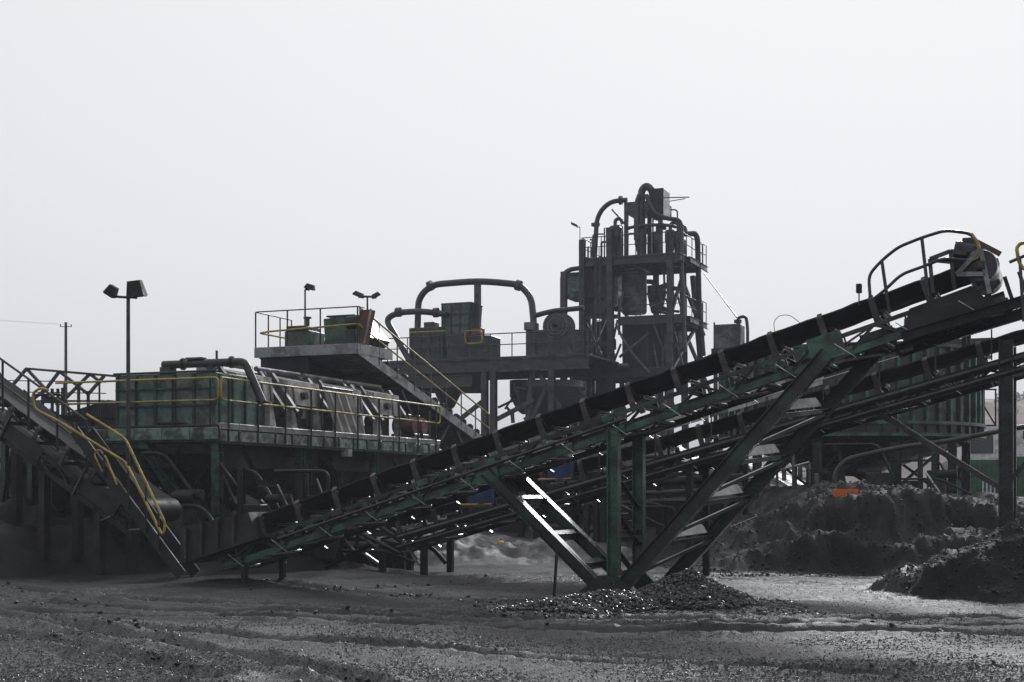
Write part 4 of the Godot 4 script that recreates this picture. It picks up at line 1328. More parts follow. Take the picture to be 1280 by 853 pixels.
# ------------------------------------------------------------------ upper deck with stair
func build_upper_deck() -> void:
	var k := P(447, 430, 42.0)
	thing("upper_deck", "high grey deck with thin handrails and long ramp, above the screens", "platform", gy(k))
	var fl := (k - onU(k, 318, 430)).dot(U)
	var at := func(u: float, w: float, y: float) -> Vector3: return k + U * u + W * w + UP * y
	gbox(at.call(-fl, 0, -0.08), fl, 2.3, 0.08)
	put("deck_plate", M.steel)
	gbox(at.call(-fl, -0.03, -0.3), fl, 0.03, 0.32)
	put("fascia", M.fascia)
	gbox(at.call(0.002, -0.03, -0.3), 0.03, 2.3, 0.32)
	put("fascia", M.fascia)
	for i in 3:
		part_bar("joist", at.call(-fl, 0.3 + i * 0.8, -0.2), at.call(0, 0.3 + i * 0.8, -0.2), pbeam(0.1, 0.22), M.dark)
	for u in [-fl + 0.15, -2.0]:
		for w in [0.4, 2.0]:
			var p: Vector3 = at.call(u, w, -0.3)
			part_bar("column", gy(p, -0.2), p, pbeam(0.22, 0.22), M.dark, W)
	# receiving chute below
	hexa([at.call(-fl + 0.6, 0.5, -3.4), at.call(-1.9, 0.5, -3.4), at.call(-1.9, 2.0, -3.4), at.call(-fl + 0.6, 2.0, -3.4), at.call(-fl + 0.3, 0.2, -0.32), at.call(-1.8, 0.2, -0.32), at.call(-1.8, 2.2, -0.32), at.call(-fl + 0.3, 2.2, -0.32)])
	put("chute", M.dark)
	# rails: thin grey top rail, yellow mid rail
	tube([at.call(0.02, 0.4, 1.12), at.call(0.02, 0.03, 1.12), at.call(-fl, 0.03, 1.12), at.call(-fl, 2.2, 1.12)], 0.02, 7, 0.1)
	put("top_rail", M.steel)
	tube([at.call(0.02, 0.4, 0.5), at.call(0.02, 0.03, 0.6), at.call(-fl + 0.5, 0.03, 0.5), at.call(-fl, 0.3, 0.5), at.call(-fl, 2.2, 0.5)], 0.03, 7, 0.1)
	put("mid_rail", M.yellow)
	for u in [-fl + 0.02, -fl * 0.68, -fl * 0.36, -0.02]:
		tube([at.call(u, 0.03, -0.2), at.call(u, 0.03, 1.115)], 0.024, 6)
		put("post", M.dark)
	for w in [0.8, 1.5, 2.2]:
		tube([at.call(-fl, w, -0.1), at.call(-fl, w, 1.115)], 0.022, 6)
		put("post", M.dark)
	# side ledge with two posts at the left
	gbox(at.call(-fl - 0.62, 1.4, -0.95), 0.9, 0.8, 0.22)
	put("ledge", M.dark)
	for u in [-0.55, -0.2]:
		tube([at.call(-fl + u, 1.5, -0.75), at.call(-fl + u, 1.5, 0.2)], 0.022, 6)
		put("post", M.steel)
	# covered ramp falling away behind the deck, seen from below
	var e := onW(k, 612, 553)
	var d := e - k
	var n := 11
	var wr := 1.75
	sweep(k - UP * 0.16 + W * 0.05, e - UP * 0.16, pbox(0.04, 0.3), UP)
	put("ramp_edge", M.fascia)
	sweep(k - UP * 0.2 + W * 0.05 - U * wr, e - UP * 0.2 - U * wr, pbox(0.04, 0.3), UP)
	put("ramp_edge", M.dark)
	for i in n:
		var p: Vector3 = k + W * 0.05 + d * (i / float(n)) - UP * 0.3
		var q: Vector3 = k + W * 0.05 + d * ((i + 0.93) / float(n)) - UP * 0.3
		slab([p - U * 0.03, p - U * (wr - 0.03), q - U * (wr - 0.03), q - U * 0.03], 0.02)
		put("soffit_plate", M.greysteel if i % 3 != 1 else M.steel)
		part_bar("soffit_angle", q + d.normalized() * 0.04 - UP * 0.03, q + d.normalized() * 0.04 - U * wr - UP * 0.03, pbeam(0.08, 0.14), M.dark)
	var h0: Vector3 = k + U * 0.02 + W * 0.1
	tube([h0 + UP * 1.1, h0 + d * 0.98 + UP * 0.95], 0.03, 7)
	put("ramp_rail", M.yellow)
	tube([h0 + UP * 0.55, h0 + d * 0.98 + UP * 0.45], 0.026, 7)
	put("ramp_rail", M.yellow)
	for i in 9:
		var p: Vector3 = h0 + d * (0.98 * i / 8.0)
		tube([p - UP * 0.2, p + UP * (1.09 - 0.15 * i / 8.0)], 0.022, 6)
		put("post", M.steel)
	for i in 16:
		var p: Vector3 = h0 + d * (0.08 + i * 0.058) - U * 0.1
		cham(p + UP * 0.06, d.normalized() * 0.1, U * 0.09, UP * 0.09, 0.03)
		put("idler_bracket", M.dark)
	for q in [0.5, 0.95]:
		for u in [-wr + 0.1, -0.1]:
			var p: Vector3 = k + d * q + U * u - UP * 0.42
			part_bar("ramp_column", gy(p, -0.2), p, pbox(0.16, 0.16), M.dark, W)
	for q in [[0.3, 0.62], [0.66, 0.4], [0.72, 0.94]]:
		var p: Vector3 = k + d * q[0] - UP * 0.4 - U * 0.1
		var p2: Vector3 = k + d * q[1] - U * 0.1
		part_bar("ramp_brace", p, gy(p2, 1.0), pbox(0.12, 0.12), M.dark, W)
	# machines on the deck
	var g := at.call(-1.62, 0.9, 0.001)
	thing("crusher_unit", "larger green machine box with sloping end on the high left deck", "machine", g)
	hexa([g - U * 0.05, g + U * 1.45, g + U * 1.45 + W * 1.1, g + W * 1.1 - U * 0.05, g + UP * 0.28, g + U * 1.6 + UP * 0.28, g + U * 1.6 + W * 1.3 + UP * 0.28, g + W * 1.3 + UP * 0.28])
	put("base", M.darkgreen)
	hexa([g + UP * 0.282, g + U * 1.6 + UP * 0.282, g + U * 1.6 + W * 1.3 + UP * 0.282, g + W * 1.3 + UP * 0.282, g + UP * 0.92 - U * 0.05, g + U * 1.0 + UP * 0.98, g + U * 1.0 + W * 1.3 + UP * 0.98, g + W * 1.3 + UP * 0.92 - U * 0.05])
	put("housing", M.green)
	gbox(g - U * 0.02 + W * 0.1 + UP * 0.985, 1.0, 1.1, 0.05)
	put("lid", M.darkgreen)
	tube([g + U * 1.25 - W * 0.06 + UP * 0.48, g + U * 1.25 + W * 0.01 + UP * 0.48], 0.22, 16)
	put("flywheel", M.greysteel)
	g = at.call(-fl + 0.45, 1.0, 0.001)
	thing("gear_box", "smaller green machine box with chimney stub on the high left deck", "machine", g)
	gbox(g, 0.9, 1.0, 0.62, 0.03)
	put("housing", M.green)
	gbox(g + U * 0.1 - W * 0.05 + UP * 0.622, 0.7, 0.9, 0.14)
	put("lid", M.darkgreen)
	tube([g + U * 0.72 + W * 0.2 + UP * 0.763, g + U * 0.72 + W * 0.2 + UP * 1.02], 0.07, 10)
	put("stub", M.steel)
	tube([g + U * 0.72 + W * 0.2 + UP * 1.0, g + U * 0.72 + W * 0.2 + UP * 1.05], 0.13, 10)
	put("stub_cap", M.steel)
	g = at.call(-0.36, 0.3, 0.001)
	thing("drive_guard", "tall red belt guard with dark motor at the head of the ramp", "guard", g)
	hexa([g + U * 0.1, g + U * 0.38, g + U * 0.38 + W * 0.35, g + U * 0.1 + W * 0.35, g + U * 0.3 + UP * 1.05, g + U * 0.62 + UP * 1.05, g + U * 0.62 + W * 0.35 + UP * 1.05, g + U * 0.3 + W * 0.35 + UP * 1.05])
	put("guard", M.red)
	part_bar("guard_edge", g + U * 0.42 - W * 0.02, g + U * 0.66 - W * 0.02 + UP * 1.06, pbox(0.06, 0.04), M.pale, U)
	gbox(g - U * 0.3 + W * 0.1, 0.36, 0.5, 0.5)
	put("motor_stand", M.darkgreen)
	tube([g - U * 0.3 + W * 0.3 + UP * 0.72, g + U * 0.24 + W * 0.3 + UP * 0.76], 0.2, 14)
	put("motor", M.dark)
	var m := at.call(-fl + 0.55, 2.12, 0.002)
	build_mast("floodlight_mast", "short single floodlight at the left end of the high deck", m, lift(m, 362).y, [[0.12, 0.02, -0.3, 0.14, 0.12]], 0.035, 1.2)
	m = at.call(-0.85, 2.24, 0.002)
	build_mast("floodlight_mast", "short twin floodlight above the green machine on the high deck", m, lift(m, 371).y, [[0.24, 0.0, 0.5, 0.13, 0.1], [-0.24, 0.02, -0.4, 0.15, 0.1]], 0.035, 1.2)

# ------------------------------------------------------------------ middle platform with pipe arch
func build_pipe_platform() -> void:
	var k := P(600, 447, 70.0)
	var l := onU(k, 487, 447)
	var r := onU(k, 735, 447)
	l.y = k.y
	r.y = k.y
	var len := (r - l).dot(U)
	thing("pump_platform", "far grey platform on columns with boxes and arched pipes, left of the tower", "platform", gy(l))
	var at := func(px: float, py: float, w: float) -> Vector3: return onU(k + W * w, px, py)
	gbox(l - UP * 0.1, len, 5.0, 0.1)
	put("deck", M.steel)
	for w in [0.05, 4.8]:
		part_bar("girder", l + W * w - UP * 0.42, r + W * w - UP * 0.42, pbeam(0.3, 0.62, 0.04), M.steel)
	part_bar("girder", l + UP * -1.15 + U * 0.6, l + UP * -1.15 + U * 4.6, pbeam(0.25, 0.6, 0.04), M.steel)
	for px in [515, 606, 617, 690]:
		for w in [0.1, 4.7]:
			var p: Vector3 = at.call(px, 447, w)
			p.y = k.y - 0.7
			part_bar("column", gy(p, -0.3), p, pbeam(0.3, 0.3, 0.03), M.steel, W)
	for q in [[690, 470, 660, 535], [676, 470, 718, 540], [620, 525, 668, 500], [606, 500, 545, 548], [520, 500, 570, 545]]:
		part_bar("bracing", at.call(q[0], q[1], 0.2), at.call(q[2], q[3], 0.2), pbox(0.2, 0.2), M.steel)
	# hoppers under the deck
	var hc: Vector3 = at.call(688, 478, 2.4)
	var hs := -hc.z / F
	lathe(hc, [Vector2(8 * hs, -66 * hs), Vector2(20 * hs, -56 * hs), Vector2(40 * hs, -26 * hs), Vector2(46 * hs, -8 * hs), Vector2(46 * hs, 0), Vector2(0.1, 0)], 28)
	put("hopper", M.steel)
	hexa([at.call(530, 492, 0.6), at.call(606, 492, 0.6), at.call(606, 492, 3.6), at.call(530, 492, 3.6), at.call(508, 468, 0.4), at.call(612, 468, 0.4), at.call(612, 468, 4.4), at.call(508, 468, 4.4)])
	put("hopper", M.dark)
	for q in [[690, 482, 26.0, 60.0], [655, 476, 18.0, 30.0], [560, 478, 16.0, 24.0]]:
		var tp: Vector3 = at.call(q[0], q[1], 3.0)
		var rr: float = q[2] * -tp.z / F
		var hh: float = q[3] * -tp.z / F
		lathe(tp - UP * hh, [Vector2(0.1, -0.5), Vector2(rr * 0.5, -0.3), Vector2(rr, hh * 0.35), Vector2(rr, hh), Vector2(0.05, hh)], 20)
		put("cone_vessel", M.steel)
	rng.seed = 88
	for i in 20:
		var x := rng.randf_range(628, 722)
		var y := rng.randf_range(470, 525)
		var w := rng.randf_range(0.3, 4.0)
		tube([at.call(x, y, w), at.call(x + rng.randf_range(-22, 22), y + rng.randf_range(-5, 32), w)], rng.randf_range(0.05, 0.11), 7)
		put("process_pipe", M.steel if i % 3 else M.greysteel)
	# rails
	var hb := []
	for px in [460, 560, 640, 735]:
		var p: Vector3 = at.call(px, 447, 0.05)
		p.y = k.y
		hb.append(p)
	gbox(flat(along(k, U, 455), k.y - 0.25), 1.6, 2.0, 0.24)
	put("landing", M.steel)
	handrail(hb, 1.15, M.steel, M.steel, M.steel, 1.1, false, 0.028)
	tube([at.call(512, 416, -0.05), at.call(556, 414, -0.05)], 0.04, 6)
	put("yellow_rail", M.yellow)
	tube([at.call(583, 414, -0.05), at.call(602, 413, -0.05), at.call(603, 429, -0.05), at.call(582, 430, -0.05), at.call(581, 415, -0.05)], 0.04, 6, 0.2)
	put("yellow_loop", M.yellow)
	# arched pipes
	tube([at.call(521, 446, 1.5), at.call(523, 372, 1.5), at.call(540, 356, 1.5), at.call(600, 351, 1.5), at.call(650, 356, 1.5), at.call(664, 372, 1.5), at.call(668, 410, 1.0), at.call(660, 535, 0.4)], 0.17, 12, 1.2)
	var arch := put("arch_pipe", M.steel)
	for q in [[538, 357.5], [648, 357]]:
		var c: Vector3 = at.call(q[0], q[1], 1.5)
		var dr := (U + UP * (0.35 if q[0] < 600 else -0.35)).normalized()
		tube([c - dr * 0.12, c + dr * 0.12], 0.27, 12)
		put("flange", M.steel, arch)
	part_bar("pipe_prop", at.call(597, 446, 1.5), at.call(597, 354, 1.5), pbox(0.28, 0.28), M.steel, U)
	tube([at.call(558, 393, 0.6), at.call(525, 389, 0.6), at.call(497, 391, 0.6), at.call(482, 399, 0.6), at.call(514, 455, 0.2), at.call(532, 490, 0.2), at.call(533, 540, 0.2)], 0.16, 12, 0.8)
	var p2 := put("feed_pipe", M.steel)
	for q in [[498, 390.5], [545, 391]]:
		var c: Vector3 = at.call(q[0], q[1], 0.6)
		tube([c - U * 0.12, c + U * 0.12], 0.25, 12)
		put("flange", M.steel, p2)
	tube([at.call(668, 395, 1.0), at.call(690, 389, 1.0), at.call(730, 385, 1.0)], 0.13, 10, 0.8)
	put("branch_pipe", M.steel)
	# machine boxes standing on the deck
	var deck := func(px: float, w: float) -> Vector3: return flat(along(k + W * w, U, px), k.y + 0.001)
	var b: Vector3 = deck.call(511, 0.7)
	thing("sump_box", "dark green box at the left end of the far pipe platform", "box", b)
	gbox(b, 1.9, 2.0, 1.72, 0.03)
	put("body", M.darkgreen)
	gbox(b + U * 0.7 + W * 0.3 + UP * 1.722, 0.6, 0.6, 0.3)
	put("hatch", M.steel)
	for i in 4:
		gbox(b + U * (0.1 + i * 0.53) - W * 0.05, 0.07, 0.048, 1.7, 0.006)
		put("rib", M.steel)
	b = deck.call(552, 0.9)
	thing("feed_box", "tall flared green feed box on the far pipe platform under the arched pipe", "box", b)
	hexa([b + U * 0.5, b + U * 1.2, b + U * 1.2 + W * 1.3, b + U * 0.5 + W * 1.3, b + UP * 1.35 + U * 0.0, b + UP * 1.35 + U * 1.5, b + UP * 1.35 + U * 1.5 + W * 1.5, b + UP * 1.35 + W * 1.5])
	put("chute", M.steel)
	hexa([b + UP * 1.352, b + UP * 1.352 + U * 1.5, b + UP * 1.352 + U * 1.5 + W * 1.5, b + UP * 1.352 + W * 1.5, b + UP * 2.85, b + UP * 2.85 + U * 1.62, b + UP * 2.85 + U * 1.62 + W * 1.5, b + UP * 2.85 + W * 1.5])
	var bb := put("housing", M.green)
	for i in 4:
		part_bar("rib", b + UP * 1.36 + U * (0.04 + i * 0.48) - W * 0.03, b + UP * 2.84 + U * (0.04 + i * 0.51) - W * 0.03, pbox(0.07, 0.06), M.darkgreen, -W, bb)
	for y in [1.8, 2.35]:
		part_bar("rib", b + UP * y - W * 0.03, b + UP * y + U * 1.55 - W * 0.03, pbox(0.06, 0.06), M.darkgreen, UP, bb)
	gbox(b + UP * 2.852 - U * 0.04, 1.7, 1.5, 0.08)
	put("rim", M.darkgreen)
	b = deck.call(585, 0.5)
	thing("control_box", "squat dark box beside the flared feed box on the far platform", "box", b)
	gbox(b, 1.2, 1.4, 1.15, 0.03)
	put("body", M.darkgreen)
	gbox(b + U * 0.08 + UP * 1.152 + W * 0.2, 0.5, 0.6, 0.42)
	put("motor_cover", M.red)
	gbox(b + U * 0.75 - W * 0.04 + UP * 0.3, 0.35, 0.04, 0.6)
	put("door", M.steel)
	b = deck.call(664, 0.9)
	thing("drum_pump", "dark pump with round ribbed casing on the far platform beside the tower", "pump", b)
	gbox(b - U * 0.3, 2.5, 1.6, 1.35, 0.03)
	put("base", M.steel)
	lathe(b + U * 1.3 + UP * 1.5, [Vector2(0.1, 0), Vector2(0.6, 0.0), Vector2(0.72, 0.08), Vector2(0.72, 0.9), Vector2(0.6, 1.0), Vector2(0.1, 1.0)], 24, W)
	put("casing", M.steel)
	for i in 3:
		lathe(b + U * 1.3 + UP * 1.5 - W * 0.02, [Vector2(0.2 + i * 0.17, -0.03), Vector2(0.28 + i * 0.17, -0.03)], 24, W)
		put("casing_ring", M.greysteel)
	gbox(b - U * 0.35 - W * 0.1 + UP * 1.352, 0.5, 0.8, 0.4)
	put("motor", M.greysteel)

# ------------------------------------------------------------------ tower
func build_tower() -> void:
	var k := P(762, 326, 75.0)
	var base := gy(k)
	thing("cyclone_tower", "tall grey steel process tower with pipes and boxes on top, centre right against the sky", "tower", base)
	var at := func(px: float, py: float, w: float) -> Vector3: return onU(k + W * w, px, py)
	var col := func(px0: float, px1: float, py: float, w: float, sz: float) -> void:
		var t: Vector3 = at.call(px0, py, w)
		var b: Vector3 = gy(at.call(px1, 600, w), -0.3)
		part_bar("column", b, t, pbeam(sz, sz, 0.035), M.steel, W)
	col.call(762, 766, 285, 0, 0.32)
	col.call(838, 838, 322, 0, 0.32)
	col.call(728, 728, 300, 0, 0.3)
	col.call(734, 735, 322, 1.0, 0.3)
	col.call(705, 705, 340, 0, 0.3)
	col.call(755, 757, 326, 4.0, 0.28)
	col.call(853, 858, 300, 3.4, 0.32)
	col.call(820, 822, 326, 4.2, 0.28)
	col.call(866, 892, 345, 5.0, 0.26)
	# floors: plate, edge beams
	var floors := [[727, 851, 323, 0.0, 4.2], [775, 851, 396, 0.0, 4.2], [728, 851, 462, 0.0, 4.2]]
	for f in floors:
		var a: Vector3 = at.call(f[0], f[2], f[3])
		var b: Vector3 = along(a, U, f[1])
		var ln := (b - a).dot(U)
		gbox(a - UP * 0.08, ln, f[4], 0.08)
		put("floor_plate", M.steel)
		for w in [0.02, f[4] - 0.02]:
			part_bar("floor_beam", a + W * w - UP * 0.28, a + U * ln + W * w - UP * 0.28, pbeam(0.2, 0.38, 0.03), M.steel)
		for u in [0.02, ln * 0.5, ln - 0.02]:
			part_bar("floor_beam", a + U * u - UP * 0.26, a + U * u + W * f[4] - UP * 0.26, pbeam(0.18, 0.32, 0.03), M.greysteel if u > ln * 0.8 else M.steel)
		if f[2] != 462:
			handrail([a + W * 3.0, a + W * 0.05, a + U * ln + W * 0.05, a + U * ln + W * 4.6], 1.1, M.steel, M.steel, M.steel, 1.2, false, 0.026)
	# balconies reaching back right
	for q in [[322.0, 4.6], [396.0, 4.6]]:
		var a: Vector3 = at.call(838, q[0], 1.0)
		gbox(a - UP * 0.1 + U * 0.4, 0.7, q[1] - 1.0, 0.1)
		put("balcony", M.steel)
		part_bar("balcony_beam", a + U * 1.1 - UP * 0.2, a + U * 1.1 - UP * 0.2 + W * (q[1] - 1.0), pchan(0.1, 0.3), M.pale)
		handrail([a + U * 1.08 + W * 2.0, a + U * 1.08 + W * (q[1] - 1.1)], 1.1, M.steel, M.steel, M.steel, 0.9, false, 0.026)
	# bracing
	for q in [[838, 396, 853, 462, 0.0, 3.4], [762, 396, 755, 330, 0.0, 4.0], [853, 345, 838, 396, 3.4, 0.0], [760, 462, 728, 396, 0.5, 0.5], [734, 462, 760, 400, 1.0, 2.0], [858, 420, 892, 500, 3.4, 5.0], [853, 350, 880, 420, 3.4, 5.0], [735, 340, 757, 395, 1.0, 4.0], [840, 400, 822, 465, 0.2, 4.2], [838, 465, 872, 405, 0.0, 5.0]]:
		part_bar("bracing", at.call(q[0], q[1], q[4]), at.call(q[2], q[3], q[5]), pbox(0.16, 0.16), M.steel)
	# main vessel and the dark cone tank beneath it
	var c: Vector3 = at.call(793, 395, 2.0)
	var s := F / -c.z
	var hgt := 55.0 / s
	lathe(c + UP * 0.1, [Vector2(0.1, 0), Vector2(0.62, 0.0), Vector2(0.68, 0.1), Vector2(0.68, hgt - 0.3), Vector2(0.74, hgt - 0.29), Vector2(0.74, hgt - 0.18), Vector2(0.1, hgt - 0.18)], 28)
	put("vessel", M.greysteel)
	for px in [816, 826]:
		var pc: Vector3 = at.call(px, 392, 2.6)
		lathe(pc, [Vector2(0.05, 0), Vector2(0.1, 0.1), Vector2(0.3, 1.0), Vector2(0.3, 1.5), Vector2(0.05, 1.55)], 16)
		put("cyclone", M.steel)
	c = at.call(808, 404, 2.1)
	lathe(c, [Vector2(0.5, -4.4), Vector2(0.9, -4.0), Vector2(1.28, -2.2), Vector2(1.3, -0.1), Vector2(1.36, -0.09), Vector2(1.36, 0.0), Vector2(0.1, 0.0)], 30)
	put("cone_tank", M.dark)
	for i in 10:
		var an := TAU * i / 10.0
		var dv := U * cos(an) + W * sin(an)
		part_bar("tank_rib", c + dv * 1.31 - UP * 2.2, c + dv * 1.33 - UP * 0.12, pbox(0.08, 0.07), M.steel, dv)
	# box at left with its pipes
	var lb: Vector3 = at.call(706, 373, 0.3)
	gbox(lb, 0.95, 1.8, 1.38)
	put("side_box", M.teal)
	gbox(lb + U * 1.3 + W * 0.6 - UP * 0.3, 1.3, 1.6, 2.1)
	put("side_box", M.steel)
	tube([at.call(703, 500, 0.0), at.call(703, 344, 0.0), at.call(712, 337, 0.0), at.call(727, 335, 0.6)], 0.13, 10, 0.5)
	put("riser_pipe", M.steel)
	hexa([at.call(735, 395, 0.8), at.call(748, 395, 0.8), at.call(748, 395, 2.0), at.call(735, 395, 2.0), at.call(729, 372, 0.5), at.call(755, 372, 0.5), at.call(755, 372, 2.6), at.call(729, 372, 2.6)])
	put("chute", M.steel)
	# ladder
	for x in [745, 750]:
		tube([at.call(x, 470, -0.15), at.call(x, 320, -0.15)], 0.035, 6)
		put("ladder_rail", M.steel)
	for i in 22:
		tube([at.call(745, 468 - i * 6.7, -0.15), at.call(750, 468 - i * 6.7, -0.15)], 0.02, 5)
		put("rung", M.steel)
	# cyclone cluster on the top floor
	for q in [[769, 283, 0.9, 0.36], [801, 295, 1.6, 0.33], [822, 290, 1.2, 0.28], [838, 288, 2.4, 0.3], [848, 292, 1.6, 0.3]]:
		var t: Vector3 = at.call(q[0], q[1], q[2])
		var fy: float = k.y + 0.13
		var hh: float = t.y - fy
		lathe(flat(t, fy), [Vector2(0.06, 0.0), Vector2(0.1, 0.1), Vector2(q[3] * 0.95, hh * 0.62), Vector2(q[3], hh * 0.66), Vector2(q[3], hh * 0.95), Vector2(q[3] * 0.8, hh), Vector2(0.05, hh)], 18)
		put("cyclone", M.steel)
		tube([t + UP * 0.0, t + UP * 0.35, t + UP * 0.42 + U * 0.3, t + UP * 0.1 + U * 0.42], 0.1, 9, 0.25)
		put("overflow_pipe", M.steel)
	# ring header
	var ring := []
	for i in 13:
		var an := PI * (i / 12.0)
		ring.append(at.call(814, 286, 1.6) + U * (-1.35 * cos(an)) - W * (1.0 * sin(an)))
	tube(ring, 0.09, 9)
	put("ring_header", M.steel)
	# frame of posts carrying the top boxes
	for q in [[783, 1.0], [783, 2.6], [826, 1.0], [826, 2.6], [812, 1.8]]:
		var b: Vector3 = at.call(q[0], 323, q[1])
		b.y = k.y + 0.1
		part_bar("top_post", b, flat(b, at.call(q[0], 264, q[1]).y), pbox(0.2, 0.2), M.steel, U)
	var tb: Vector3 = at.call(780, 266, 0.8)
	gbox(tb, 2.1, 2.0, 0.55)
	put("header_box", M.steel)
	var hb: Vector3 = at.call(812, 271, 0.6)
	gbox(hb, 0.75, 1.25, 1.48)
	var box := put("head_box", M.dark)
	gbox(hb + U * 0.752 + W * 0.02 + UP * 0.02, 0.02, 1.21, 1.44)
	put("head_box_panel", M.white, box)
	tube([hb + U * 0.5 - W * 0.3 + UP * 0.9, hb + U * 2.2 - W * 0.1 + UP * 0.85], 0.03, 6)
	put("spar", M.steel)
	tube([hb + U * 0.6 + W * 1.3 + UP * 1.0, hb + U * 1.6 + W * 1.35 + UP * 1.1], 0.025, 6)
	put("spar", M.steel)
	# thick duct and swan neck
	tube([at.call(802, 322, 0.9), at.call(802, 250, 0.9), at.call(802, 238, 0.9), at.call(808, 232, 0.9), at.call(815, 237, 0.9), at.call(817, 252, 0.9)], 0.2, 14, 0.45)
	put("swan_neck", M.steel)
	tube([at.call(796, 300, 0.7), at.call(796, 255, 0.7), at.call(800, 244, 0.7)], 0.16, 12, 0.3)
	put("duct", M.steel)
	tube([at.call(808, 244, 0.5), at.call(812, 255, 0.4), at.call(820, 268, 0.4), at.call(832, 273, 0.4), at.call(849, 275, 0.4), at.call(852, 283, 0.4), at.call(852, 335, 0.4), at.call(856, 440, 0.4)], 0.12, 10, 0.4)
	put("down_pipe", M.steel)
	tube([at.call(784, 250, 0.9), at.call(764, 252, 0.9), at.call(752, 262, 0.9), at.call(746, 275, 0.9), at.call(743, 330, 0.9), at.call(743, 455, 0.9)], 0.13, 10, 0.6)
	var dp := put("riser_pipe", M.steel)
	for q in [[744.5, 281], [776, 250.5]]:
		var f: Vector3 = at.call(q[0], q[1], 0.9)
		var dr := UP if q[1] > 270 else U
		tube([f - dr * 0.08, f + dr * 0.08], 0.24, 10)
		put("flange", M.steel, dp)
	tube([at.call(765, 262, 0.9), at.call(785, 284, 0.9)], 0.05, 6)
	put("stay", M.steel)
	tube([at.call(850, 293, 2.0), at.call(869, 292, 3.0), at.call(872, 298, 3.0), at.call(874, 380, 3.0), at.call(879, 445, 3.0)], 0.15, 10, 0.4)
	put("return_pipe", M.dark)
	tube([at.call(735, 458, -0.4), at.call(786, 457.5, -0.4)], 0.14, 10)
	put("cross_pipe", M.greysteel)
	tube([at.call(770, 405, -0.3), at.call(779, 425, -0.3), at.call(795, 448, -0.3), at.call(812, 466, -0.3)], 0.07, 8, 0.4)
	put("hose", M.greysteel)
	for q in [[817, 430, 823, 464], [831, 430, 836, 462]]:
		tube([at.call(q[0], q[1], 0.0), at.call(q[2], q[3], 0.0)], 0.05, 6)
		put("small_pipe", M.greysteel)
	# lamp on the corner
	var lp: Vector3 = at.call(725, 300, 0.0)
	tube([at.call(725.5, 345, -0.2), at.call(725, 284, -0.2), at.call(721, 284, -0.2)], 0.03, 6)
	put("lamp_pole", M.steel)
	cham(at.call(718, 281, -0.2), (U - UP * 0.5).normalized() * 0.18, W * 0.12, UP * 0.07, 0.02)
	put("lamp_head", M.dark)
	# lower clutter between the columns
	for q in [[712, 500, 12.0], [748, 492, 14.0], [776, 505, 8.0], [826, 500, 10.0]]:
		var b: Vector3 = gy(at.call(q[0], 600, 1.6), 0.0)
		var t: float = at.call(q[0], q[1], 1.6).y
		lathe(b, [Vector2(q[2] / s, -0.2), Vector2(q[2] / s, t - b.y - 0.3), Vector2(q[2] / s * 0.6, t - b.y), Vector2(0.05, t - b.y)], 18)
		put("process_tank", M.steel)
	rng.seed = 404
	for i in 54:
		var x := rng.randf_range(704, 836)
		var y := rng.randf_range(340, 500) if i > 30 else rng.randf_range(415, 500)
		var w := rng.randf_range(0.2, 4.0)
		var v := rng.randf_range(20, 60)
		if i % 3 == 0:
			tube([at.call(x, y, w), at.call(x, y + v, w)], rng.randf_range(0.05, 0.12), 8)
		elif i % 3 == 1:
			tube([at.call(x, y, w), at.call(x + v * 0.4, y, w), at.call(x + v * 0.4, y + v * 0.6, w)], rng.randf_range(0.05, 0.1), 8, 0.3)
		else:
			tube([at.call(x, y, w), at.call(x + v * 0.7, y + v * rng.randf_range(-0.6, 0.8), w)], rng.randf_range(0.04, 0.09), 6)
		put("process_pipe", M.steel if i % 4 else M.greysteel)
	for i in 20:
		var x := rng.randf_range(735, 850)
		var y := rng.randf_range(245, 300)
		var w := rng.randf_range(0.4, 3.2)
		if x < 770:
			y = rng.randf_range(285, 310)
		tube([at.call(x, 322, w), at.call(x, y, w), at.call(clampf(x + rng.randf_range(-14, 14), 735, 845), y, w)], rng.randf_range(0.025, 0.06), 7, 0.2)
		put("conduit", M.steel)
	for i in 22:
		var x := rng.randf_range(765, 850)
		var w := rng.randf_range(0.6, 3.6)
		tube([at.call(x, 322, w), at.call(x, rng.randf_range(288, 305), w)], rng.randf_range(0.04, 0.1), 7)
		put("vent_pipe", M.steel)
	for i in 9:
		var x := rng.randf_range(806, 834)
		var y := rng.randf_range(352, 392)
		var w := rng.randf_range(1.0, 3.5)
		tube([at.call(x, y, w), at.call(x + rng.randf_range(6, 22), y + rng.randf_range(-14, 14), w)], rng.randf_range(0.05, 0.1), 7)
		put("valve_pipe", M.steel)
	for q in [[730, 393, 0.6, 1.3, 60.0], [744, 500, 0.9, 0.8, 60.0], [716, 500, 1.2, 0.7, 50.0]]:
		var b: Vector3 = at.call(q[0], q[1], q[2])
		var hh: float = q[4] / s
		gbox(b, q[3], 1.2, hh, 0.02)
		var pn := put("clad_panel", M.steel)
		for i in 3:
			gbox(b + U * (0.05 + i * (q[3] - 0.18) / 2.0) - W * 0.06, 0.08, 0.058, hh, 0.006)
			put("panel_rib", M.steel, pn)
	for q in [[772, 392, 3.4, 0.5, 50.0], [812, 462, 3.4, 0.8, 56.0], [750, 462, 2.6, 0.55, 60.0], [845, 462, 2.4, 0.4, 52.0]]:
		var b: Vector3 = at.call(q[0], q[1], q[2])
		var hh: float = q[4] / s
		lathe(b, [Vector2(0.1, 0.1), Vector2(q[3] * 0.5, 0.15), Vector2(q[3], hh * 0.45), Vector2(q[3], hh * 0.9), Vector2(q[3] * 0.8, hh), Vector2(0.05, hh)], 18)
		put("vessel", M.steel)
